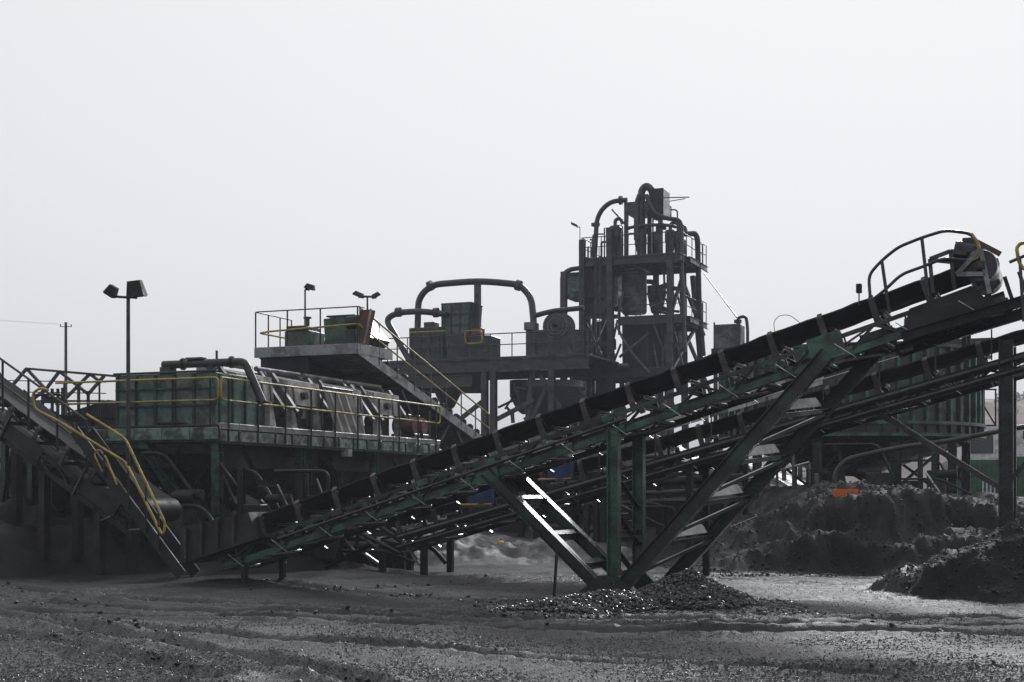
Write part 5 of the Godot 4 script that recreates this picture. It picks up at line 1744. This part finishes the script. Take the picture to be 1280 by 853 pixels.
	for i in 16:
		var x := rng.randf_range(730, 850)
		var y: float = [330.0, 365.0, 400.0, 430.0][i % 4]
		part_bar("bracing", at.call(x, y, (i % 3) * 1.8), at.call(x + rng.randf_range(-16, 16), y + 32, (i % 3) * 1.8), pbox(0.1, 0.1), M.steel)
	for q in [[762, 396, 775, 396], [728, 396, 762, 396], [728, 430, 762, 430], [838, 360, 853, 362], [838, 430, 858, 432]]:
		part_bar("girt", at.call(q[0], q[1], 0.1), at.call(q[2], q[3], 0.1), pbeam(0.16, 0.22), M.steel)
	var w0: Vector3 = at.call(880, 342, 3.0)
	tube([w0, P(921, 397, 60.0)], 0.03, 5)
	put("guy_cable", M.steel)

# ------------------------------------------------------------------ thickener and small tanks
func build_thickener() -> void:
	var c := P(1062, 545, 47.0)
	var r := 4.2
	var y0 := lift(c + Vector3(0, 0, r), 545).y
	var y1 := lift(c + Vector3(0, 0, r), 428).y
	var g := gy(c)
	thing("thickener_tank", "large round green tank with vertical ribs on legs, behind the conveyors at right", "tank", g)
	var b := flat(c, y0)
	var h := y1 - y0
	lathe(b, [Vector2(0.2, -1.15), Vector2(0.7, -1.15), Vector2(r - 0.35, -0.12), Vector2(r - 0.3, 0.0), Vector2(r, 0.0), Vector2(r, h), Vector2(r - 0.08, h), Vector2(r - 0.08, h - 0.4), Vector2(0.1, h - 0.4)], 64)
	put("shell", M.darkgreen)
	for q in [0.0, 0.36, h - 0.1]:
		lathe(b, [Vector2(r, q), Vector2(r + 0.14, q), Vector2(r + 0.14, q + 0.1), Vector2(r, q + 0.1)], 64)
		put("ring_beam", M.green)
	for i in 56:
		var an := TAU * i / 56.0
		var dv := Vector3(cos(an), 0, sin(an))
		part_bar("rib", b + dv * (r + 0.045) + UP * 0.47, b + dv * (r + 0.045) + UP * (h - 0.11), pbox(0.09, 0.1), M.green, dv)
		part_bar("short_rib", b + dv * (r + 0.035) + UP * 0.105, b + dv * (r + 0.035) + UP * 0.355, pbox(0.03, 0.08), M.darkgreen, dv)
	for i in 10:
		var an := TAU * (i + 0.28) / 10.0
		var dv := Vector3(cos(an), 0, sin(an))
		var p := b + dv * (r - 0.45) - UP * 0.05
		part_bar("leg", gy(p, -0.2), p, pbeam(0.26, 0.26, 0.03), M.darkgreen, U)
		part_bar("leg_brace", gy(p, 0.4), b + dv.rotated(UP, 0.5) * (r - 0.5) - UP * 0.3, pang(0.1), M.dark)
	# bridge across the top with a drive box
	part_bar("bridge", b + UP * (h + 0.22) - U * (r + 0.4), b + UP * (h + 0.22) + U * (r + 0.4), pbox(0.9, 0.3), M.steel)
	gbox(b + UP * (h + 0.372) + U * 1.8 - W * 0.3, 1.0, 0.6, 0.75)
	put("drive_box", M.steel)
	tube([b + UP * (h + 0.37), b + UP * (h - 2.0)], 0.14, 10)
	put("rake_shaft", M.steel)
	# side bracket and access ladder at right
	var s := b + Vector3(r + 0.2, 0.5, 0.2)
	for q in [[Vector3(0, 1.2, 0), Vector3(0.45, 1.2, 0)], [Vector3(0.42, 1.2, 0), Vector3(0.42, 0, 0)], [Vector3(0, 0, 0), Vector3(0.45, 0, 0)], [Vector3(0.0, 0.7, 0), Vector3(0.42, 0.0, 0)]]:
		part_bar("bracket", s + q[0], s + q[1], pbox(0.05, 0.05), M.dark, W)
	# long hose pipe running across in front of the legs
	var f := P(1045, 600, 40.0)
	tube([P(1044, 645, 40.0), P(1044, 590, 40.0), P(1058, 574, 40.0), P(1120, 560, 40.0), P(1190, 551, 40.0), P(1260, 537, 39.0), P(1330, 526, 38.0)], 0.07, 10, 0.5)
	put("slurry_pipe", M.steel)

func build_small_tank() -> void:
	var p := P(893, 436, 60.0)
	var g := gy(p)
	thing("header_tank", "small grey tank with swan neck pipe above the conveyor, right of the tower", "tank", g)
	var y0 := p.y
	gbox(p, 1.1, 1.0, lift(p, 406).y - y0, 0.03)
	put("body", M.greysteel)
	for q in [[0.05, 0.05], [1.05, 0.05], [0.05, 0.95], [1.05, 0.95]]:
		var t: Vector3 = p + U * q[0] + W * q[1]
		part_bar("leg", gy(t, -0.2), t - UP * 0.002, pbox(0.16, 0.16), M.steel, W)
	for q in [0.0, 1.1]:
		gbox(p + U * (q - 0.03) - W * 0.03, 0.06, 0.06, lift(p, 403).y - y0, 0.004)
		put("corner_post", M.greysteel)
	var c := p + U * 0.95 + W * 0.3
	tube([c + UP * 0.3, flat(c, lift(c, 397).y), flat(c, lift(c, 396).y) + U * 0.35, flat(c, lift(c, 410).y) + U * 0.42, flat(c, lift(c, 430).y) + U * 0.42], 0.07, 9, 0.15)
	put("swan_neck", M.steel)
	tube([flat(c, lift(c, 404).y), flat(c, lift(c, 400).y)], 0.16, 10)
	put("valve", M.dark)

# ------------------------------------------------------------------ yard objects
func build_heap() -> void:
	var base := gy(P(850, 757, 21.7))
	thing("coal_heap", "low heap of shiny coal lumps at the foot of the V-shaped trestle", "coal", base, 0.0)
	var hh := func(x: float, z: float) -> float:
		var d := -z
		var e1 := Vector2((x - 2.75) / 1.15, (d - 21.9) / 1.15).length()
		var e2 := Vector2((x - 1.5) / 1.6, (d - 21.6) / 1.0).length()
		var n := n2.get_noise_2d(x * 1.2 + 70.0, z * 1.2) * 0.09
		return maxf(maxf(0.55 * (1.0 - e1), 0.27 * (1.0 - e2)) + n * 0.6, -0.12) + n3.get_noise_2d(x * 1.5, z * 1.5) * 0.02
	var xs := 64
	var zs := 40
	for j in zs:
		for i in xs:
			var q := []
			for o in [[0, 0], [1, 0], [1, 1], [0, 1]]:
				var x: float = -0.5 + (i + o[0]) * 4.9 / xs
				var z: float = -23.6 + (j + o[1]) * 3.6 / zs
				var hv: float = hh.call(x, z)
				q.append(Vector3(x, land(x, z) + hv - 0.02, z))
			if maxf(hh.call(q[0].x, q[0].z), hh.call(q[2].x, q[2].z)) > -0.03:
				quad(q[0], q[3], q[2], q[1])
	put("mound", M.coal)
	rng.seed = 5
	var sp := []
	var t := 0
	while sp.size() < 15000 and t < 90000:
		t += 1
		var x := rng.randf_range(-0.6, 4.5)
		var z := rng.randf_range(-23.5, -19.9)
		var v: float = hh.call(x, z)
		if v < 0.015 and rng.randf() > 0.08:
			continue
		var s := 0.012 + 0.028 * pow(rng.randf(), 2.4)
		sp.append(Vector4(x - base.x, land(x, z) + maxf(v, 0.0) - base.y + s * 0.25, z - base.z, s))
	scatter("coal_lumps", sp, 21, cur)
func build_yard() -> void:
	# iron stake
	var p := gy(P(690, 752, 23.4), 0.0)
	thing("iron_stake", "thin dark iron stake leaning upright in the mud before the white-edged leg", "stake", p, 0.0)
	part_bar("stake", p - UP * 0.1, p + Vector3(0.07, 0.95, 0), pang(0.05, 0.012), M.dark, Vector3(0, 0, 1))
	# ball float
	p = gy(P(626, 690, 36.5), 0.0)
	thing("float_ball", "small round yellow ball float lying on the far spoil", "ball", p, 0.0)
	lathe(p + UP * 0.09, [Vector2(0.002, -0.1), Vector2(0.05, -0.087), Vector2(0.087, -0.05), Vector2(0.1, 0), Vector2(0.087, 0.05), Vector2(0.05, 0.087), Vector2(0.002, 0.1)], 18)
	put("shell", M.ball)
	tube([p + UP * 0.18, p + UP * 0.22], 0.02, 8)
	put("eye", M.dark)
	# orange crate
	p = gy(P(1057, 617, 34.1), 0.02)
	thing("orange_crate", "small orange plastic crate on top of the coal bank", "crate", p, 0.1)
	var c := p
	for q in [[-0.25, 0, 0.025, 0.18], [0.25, 0, 0.025, 0.18], [0, -0.17, 0.25, 0.02], [0, 0.17, 0.25, 0.02]]:
		cham(c + Vector3(q[0], 0.09, q[1]), Vector3(q[2], 0, 0), Vector3(0, 0, q[3]), Vector3(0, 0.1, 0), 0.006)
		put("side", M.orange)
	cham(c + UP * 0.012, Vector3(0.24, 0, 0), Vector3(0, 0, 0.16), UP * 0.012, 0.004)
	put("bottom", M.orange)
	# markers on the bank
	p = gy(P(1103, 615, 33.8), 0.0)
	thing("marker_peg", "short white peg standing on the coal bank under the tank", "peg", p, 0.0)
	part_bar("peg", p - UP * 0.05, p + UP * 0.2, pbox(0.06, 0.06), M.white, U)
	part_bar("peg_cap", p + UP * 0.2, p + UP * 0.215, pbox(0.075, 0.075), M.white, U)
	p = gy(P(1178, 625, 33.7), 0.0)
	thing("leaning_pipe", "thin white pipe leaning over the coal bank under the tank", "pipe", p, 0.0)
	tube([p - UP * 0.03, p + Vector3(-0.4, 0.55, 0)], 0.022, 8)
	put("pipe", M.white)
	tube([p + Vector3(-0.19, 0.262, 0), p + Vector3(-0.21, 0.29, 0)], 0.03, 8)
	put("coupling", M.dark)
	# sheds, sump wall and blue tarps behind the trestle
	p = gy(P(560, 640, 43.0), 0.0)
	thing("sump_wall", "low dark plank wall of the slurry sump behind both conveyors", "wall", p)
	var e := along(p, U, 905)
	var n := 14
	var ln := (e - p).dot(U)
	for i in n:
		var y := 0.05 * sin(i * 2.7)
		gbox(gy(p + U * (i * ln / n + 0.01), -0.3), ln / n - 0.02, 0.12, 1.75 + y)
		put("plank", M.dark)
		gbox(gy(p + U * (i * ln / n) - W * 0.12, -0.3), 0.12, 0.118, 1.95)
		put("buttress", M.steel)
	var tl := ["blue tarpaulin strip hung on the rear conveyor near the green upright", "smaller blue and yellow tarpaulin hung low behind the white-edged leg"]
	for i in 2:
		p = [P(690, 590, 28.2), P(592, 622, 28.9)][i]
		thing("blue_tarp", tl[i], "tarp", gy(p), TURN, "blue tarpaulins")
		var wd := 0.55
		for j in 5:
			var u0: float = -0.1 + j * wd / 5
			var s0 := 0.05 * sin(j * 1.9)
			slab([p + U * u0 + W * s0 + UP * (0.12 + 0.03 * j), p + U * (u0 + wd / 5) + W * 0.05 * sin((j + 1) * 1.9) + UP * (0.15 + 0.03 * j), p + U * (u0 + wd / 5) + W * 0.05 * sin((j + 1) * 1.9) - UP * 0.14, p + U * u0 + W * s0 - UP * 0.14], 0.01, -W)
			put("fold", M.blue)
		tube([p + U * -0.3 - UP * 0.16, p + U * 0.4 - UP * 0.14], 0.025, 7)
		put("hem_pole", M.yellow)
		for u in [-0.05, 0.55]:
			tube([p + U * u + UP * 0.12, p + U * u + UP * 0.4 + W * 0.25], 0.012, 5)
			put("tie_rope", M.steel)
	p = gy(P(525, 640, 41.2), 0.0)
	thing("pipe_rack", "rack of long dark pipes on posts running behind both conveyors", "pipes", p)
	e = along(p, U, 930)
	ln = (e - p).dot(U)
	for q in [[0.5, 0.09, 0.0], [0.75, 0.06, 0.1], [1.05, 0.12, 0.05], [1.4, 0.08, -0.05], [1.75, 0.06, 0.1]]:
		tube([p + UP * q[0] + W * q[2], p + U * ln * 0.4 + UP * (q[0] + 0.05) + W * q[2], p + U * ln + UP * (q[0] + 0.3) + W * q[2]], q[1], 9, 0.3)
		put("pipe", M.steel if q[1] < 0.1 else M.dark)
	for i in 9:
		var f := p + U * (ln * i / 8.0)
		part_bar("post", gy(f + W * 0.2, -0.2), flat(f + W * 0.2, p.y + 2.0), pbeam(0.14, 0.14), M.dark, U)
		part_bar("arm", f - W * 0.15 + UP * 0.38, f + W * 0.25 + UP * 0.38, pang(0.07), M.dark)
	# low railing under the tank
	p = gy(P(932, 640, 41.0), 0.0)
	thing("guard_railing", "low pale pipe railing under the left side of the round tank", "railing", p)
	var q2 := along(p, U, 1012)
	tube([p + UP * 0.95, gy(q2, 0.95)], 0.035, 7)
	put("rail", M.galv)
	for i in 5:
		var f := gy(p.lerp(q2, i / 4.0), 0.0)
		tube([f - UP * 0.1, f + UP * 0.95], 0.04, 7)
		put("post", M.greysteel)
		cham(f + UP * 0.45 + U * 0.2, U * 0.06, W * 0.05, UP * 0.18, 0.02)
		put("valve_box", M.greysteel)
	# reinforcing bar row
	p = gy(P(914, 640, 35.0), 0.0)
	thing("bent_rods", "row of short bent rods along the edge of the coal bank", "rods", p)
	for i in 6:
		var f := gy(p + U * i * 0.13, 0.0)
		tube([f - UP * 0.05, f + UP * 0.12, f + UP * 0.17 - U * 0.06], 0.014, 6, 0.03)
		put("rod", M.galv)
	tube([p + UP * 0.1, gy(p + U * 0.66, 0.1)], 0.012, 6)
	put("tie_rod", M.galv)
	# containers and truck
	var spots := [[1186, 62.0, "dark green shipping container end beside the white truck, left of the big post"], [1264, 63.0, "bright green shipping container right of the big post at the edge"]]
	for s in spots:
		p = gy(P(s[0], 640, s[1]), 0.0)
		thing("shipping_container", s[2], "container", p, -0.25, "green containers")
		var X := Vector3(cos(-0.25), 0, -sin(-0.25))
		var Z := Vector3(X.z, 0, -X.x)
		var sz := 2.4 if s[0] < 1200 else 2.6
		cham(p + X * sz / 2 + Z * 3.0 + UP * 0.95, X * sz / 2, Z * 3.0, UP * 0.95, 0.02)
		var bo := put("body", M.cgreen)
		for i in 12:
			cham(p + X * (0.12 + i * (sz - 0.24) / 11.0) - Z * 0.02 + UP * 0.95, X * 0.045, Z * 0.022, UP * 0.85, 0.008)
			put("corrugation", M.cgreen, bo)
		for i in 4:
			cham(p + X * (sz * 0.6 + i * 0.16) - Z * 0.05 + UP * 0.55, X * 0.03, Z * 0.02, UP * 0.4, 0.006)
			put("lock_bar", M.white, bo)
	p = gy(P(1200, 640, 70.0), 0.0)
	thing("truck", "white truck with dark windscreen behind the green containers", "truck", p, -0.2)
	var X2 := Vector3(cos(-0.2), 0, -sin(-0.2))
	var Z2 := Vector3(X2.z, 0, -X2.x)
	var pt := func(x: float, z: float, y: float) -> Vector3: return p + X2 * x + Z2 * z + UP * y
	hexa([pt.call(0, 0, 0.9), pt.call(2.6, 0, 0.9), pt.call(2.6, 2.2, 0.9), pt.call(0, 2.2, 0.9), pt.call(0.15, 0.1, 3.6), pt.call(2.5, 0.1, 3.5), pt.call(2.5, 2.1, 3.5), pt.call(0.15, 2.1, 3.6)])
	put("cab", M.white)
	slab([pt.call(0.35, -0.0, 2.2), pt.call(1.6, -0.0, 2.2), pt.call(1.6, 0.06, 3.1), pt.call(0.5, 0.06, 3.1)], 0.04, -Z2)
	put("window", M.glass)
	cham(pt.call(4.4, 1.2, 2.3), X2 * 1.7, Z2 * 1.15, UP * 1.2, 0.05)
	put("box_body", M.white)
	cham(pt.call(3.4, 0.02, 3.1), X2 * 0.4, Z2 * 0.02, UP * 0.2, 0.01)
	put("vent", M.dark)
	cham(pt.call(3.0, 1.1, 0.75), X2 * 3.0, Z2 * 0.5, UP * 0.14, 0.02)
	put("chassis", M.dark)
	for q in [[0.9, 0.0], [4.8, 0.0], [0.9, 2.0], [4.8, 2.0]]:
		var w: Vector3 = pt.call(q[0], q[1], 0.5)
		lathe(w, [Vector2(0.05, -0.02), Vector2(0.28, -0.02), Vector2(0.5, 0.0), Vector2(0.5, 0.26), Vector2(0.05, 0.27)], 20, Z2)
		put("wheel", M.dark)
	# dark clutter under the left deck
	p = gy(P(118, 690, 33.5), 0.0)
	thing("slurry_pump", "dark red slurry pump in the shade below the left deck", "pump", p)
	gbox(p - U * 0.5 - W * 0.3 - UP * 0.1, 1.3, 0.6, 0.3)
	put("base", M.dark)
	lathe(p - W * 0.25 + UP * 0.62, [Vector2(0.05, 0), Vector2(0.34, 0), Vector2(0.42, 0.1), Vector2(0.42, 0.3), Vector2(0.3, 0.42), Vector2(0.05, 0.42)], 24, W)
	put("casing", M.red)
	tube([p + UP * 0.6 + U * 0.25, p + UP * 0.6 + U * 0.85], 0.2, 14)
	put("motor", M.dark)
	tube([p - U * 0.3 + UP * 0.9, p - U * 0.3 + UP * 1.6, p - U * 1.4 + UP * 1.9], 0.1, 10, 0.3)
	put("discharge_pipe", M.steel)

func build_mounds() -> void:
	# black stockpiles standing behind the plant
	var list := [
		["coal stockpile, long and black, behind the round tank and conveyors", 3.5, 66.0, 15.5, 6.0, 3.7],
		["coal stockpile, low and black, behind the left conveyor", -24.0, 62.0, 14.0, 8.0, 4.6],
		["coal stockpile, small and black, in the gap under the tower", -1.0, 84.0, 5.5, 6.0, 4.4]]
	var sd := 0.0
	for q in list:
		sd += 31.0
		var c := gy(Vector3(q[1], 0, -q[2]), 0.0)
		thing("coal_stockpile", "large " + q[0], "coal", c, 0.0, "coal stockpiles")
		var nx := 56
		var nz := 30
		var hf := func(x: float, z: float) -> float:
			var e := Vector2((x - c.x) / q[3], (z - c.z) / q[4]).length()
			return q[5] * (1.0 - e) * 1.25 + n1.get_noise_2d(x * 2.5 + sd, z * 2.5) * 0.7 + n2.get_noise_2d(x * 0.4, z * 0.4) * 0.25
		for j in nz:
			for i in nx:
				var v := []
				for o in [[0, 0], [1, 0], [1, 1], [0, 1]]:
					var x: float = c.x + ((i + o[0]) / float(nx) * 2.0 - 1.0) * q[3] * 1.15
					var z: float = c.z + ((j + o[1]) / float(nz) * 2.0 - 1.0) * q[4] * 1.15
					v.append(Vector3(x, c.y + minf(hf.call(x, z), q[5]) - 0.05, z))
				if maxf(maxf(v[0].y, v[1].y), maxf(v[2].y, v[3].y)) > c.y - 0.3:
					quad(v[0], v[3], v[2], v[1])
		put("pile", M.coal)
func build_hills() -> void:
	bv = PackedVector3Array()
	cur = null
	var nx := 70
	var nz := 14
	var hp := func(i: int, j: int) -> Vector3:
		var x := 40.0 + i * 7.0
		var z := -330.0 - j * 14.0
		var ridge := 33.0 * smoothstep(0.0, 14.0, i + n1.get_noise_2d(i * 3.0, 5.0) * 4.0)
		var y := ridge * smoothstep(0.0, 9.0, float(j)) + n1.get_noise_2d(x * 0.3, z * 0.3) * 6.0 + n2.get_noise_2d(x * 0.06, z * 0.06) * 2.0
		return Vector3(x, maxf(y, -2.0) if j > 0 else -2.0, z)
	for j in nz:
		for i in nx:
			quad(hp.call(i, j), hp.call(i + 1, j), hp.call(i + 1, j + 1), hp.call(i, j + 1))
	var o := put("hills", M.hill, self)
	o.set_meta("kind", "structure")
	o.set_meta("label", "dry brown hillside far off at right")
	o.set_meta("category", "hill")
	# scrub on the slope
	rng.seed = 9
	for k in 260:
		var i := rng.randi_range(6, 36)
		var j := rng.randi_range(0, 9)
		var p: Vector3 = hp.call(i, j)
		p += Vector3(rng.randf_range(-3, 3), 0.4, rng.randf_range(-6, 6))
		var s := rng.randf_range(0.8, 2.2)
		for m in 26:
			var dv := Vector3(rng.randf_range(-1, 1), rng.randf_range(-0.4, 0.9), rng.randf_range(-1, 1)) * s
			var r := Vector3(rng.randf_range(-1, 1), rng.randf_range(-1, 1), rng.randf_range(-1, 1)).normalized() * s * 0.4
			var t := r.cross(Vector3(rng.randf_range(-1, 1), 0.3, rng.randf_range(-1, 1))).normalized() * s * 0.35
			tri(p + dv - r, p + dv + r, p + dv + t)
	o = put("hillside_scrub", M.shrub, self)
	o.set_meta("kind", "stuff")
	o.set_meta("label", "dark scrub dotted over the far brown hillside")
	o.set_meta("category", "scrub")

# ------------------------------------------------------------------ all
func _ready() -> void:
	var cam := Camera3D.new()
	cam.name = "camera"
	add_child(cam)
	cam.position = Vector3(0, EYE, 0)
	cam.set_frustum(853.0 / F * 0.1, Vector2(0, (HZ - 426.5) / F * 0.1), 0.1, 4000.0)
	cam.current = true
	var sky_mat := ProceduralSkyMaterial.new()
	sky_mat.sky_horizon_color = Color(0.555, 0.558, 0.566)
	sky_mat.sky_top_color = Color(0.52, 0.525, 0.535)
	sky_mat.sky_curve = 0.25
	sky_mat.ground_horizon_color = Color(0.5, 0.5, 0.5)
	sky_mat.ground_bottom_color = Color(0.15, 0.15, 0.15)
	sky_mat.sun_angle_max = 125.0
	sky_mat.sun_curve = 1.0
	var sky := Sky.new()
	sky.sky_material = sky_mat
	var env := Environment.new()
	env.background_mode = Environment.BG_SKY
	env.sky = sky
	env.background_energy_multiplier = 2.0
	env.tonemap_mode = Environment.TONE_MAPPER_LINEAR
	env.tonemap_exposure = 1.0
	env.fog_enabled = true
	env.fog_density = 0.00105
	env.fog_light_color = Color(0.9, 0.91, 0.95)
	env.sdfgi_enabled = true
	env.ssao_enabled = true
	env.ssil_enabled = true
	var we := WorldEnvironment.new()
	we.name = "environment"
	we.environment = env
	add_child(we)
	var sun := DirectionalLight3D.new()
	sun.name = "sun"
	sun.light_energy = 0.5
	sun.light_angular_distance = 10.0
	sun.light_color = Color(0.99, 0.993, 1.0)
	sun.shadow_enabled = true
	add_child(sun)
	sun.rotation = Vector3(deg_to_rad(-26), deg_to_rad(180 - 20), 0)

	n1.seed = 3
	n1.noise_type = FastNoiseLite.TYPE_SIMPLEX_SMOOTH
	n1.frequency = 0.05
	n1.fractal_octaves = 3
	n2.seed = 8
	n2.noise_type = FastNoiseLite.TYPE_SIMPLEX_SMOOTH
	n2.frequency = 0.9
	n2.fractal_octaves = 3
	n3.seed = 13
	n3.noise_type = FastNoiseLite.TYPE_SIMPLEX_SMOOTH
	n3.frequency = 5.0
	n3.fractal_octaves = 2
	add_track([[-120, 728], [0, 738], [200, 751], [480, 769], [900, 779], [1300, 776]], 0.19, 0.17)
	add_track([[-120, 752], [0, 760], [250, 772], [560, 783], [900, 790], [1300, 792]], 0.16, 0.15)
	add_track([[-60, 783], [0, 794], [90, 811], [180, 829], [260, 853]], 0.22, 0.16)
	add_track([[60, 778], [190, 801], [300, 820], [440, 852], [520, 880]], 0.21, 0.15)
	add_track([[-120, 741], [0, 749], [220, 761], [500, 775], [900, 785], [1300, 784]], 0.12, 0.12)
	add_track([[-40, 762], [120, 779], [330, 797], [560, 813], [800, 830], [1100, 846]], 0.14, 0.14)
	add_track([[430, 795], [560, 806], [760, 815], [960, 828], [1300, 836]], 0.09, 0.12)
	add_track([[330, 727], [480, 742], [640, 756], [800, 770]], 0.05, 0.2)
	add_track([[300, 741], [480, 733], [640, 727], [800, 724], [1000, 727], [1250, 735]], 0.09, 0.15)
	add_track([[300, 729], [480, 724], [640, 720], [800, 718], [1000, 721], [1250, 728]], 0.08, 0.15)
	make_materials()
	build_ground()
	build_hills()
	build_mounds()
	build_tower()
	build_pipe_platform()
	build_thickener()
	build_small_tank()
	build_screen_platform()
	build_bin()
	build_screens()
	build_upper_deck()
	build_lattice()
	build_utility_pole()
	build_main_conveyor()
	build_rear_conveyor()
	build_left_conveyor()
	build_stair()
	var mb := gy(P(160, 714, 31.9), 0.0)
	build_mast("floodlight_mast", "tall floodlight mast with two lamp heads before the green bin", mb, lift(mb, 372).y, [[0.2, 0.02, 0.12, 0.2, 0.36], [-0.42, 0.06, -0.55, 0.13, 0.22]], 0.055, 1.0)
	build_yard()
	build_tangles()
	build_heap()
	build_gravel()
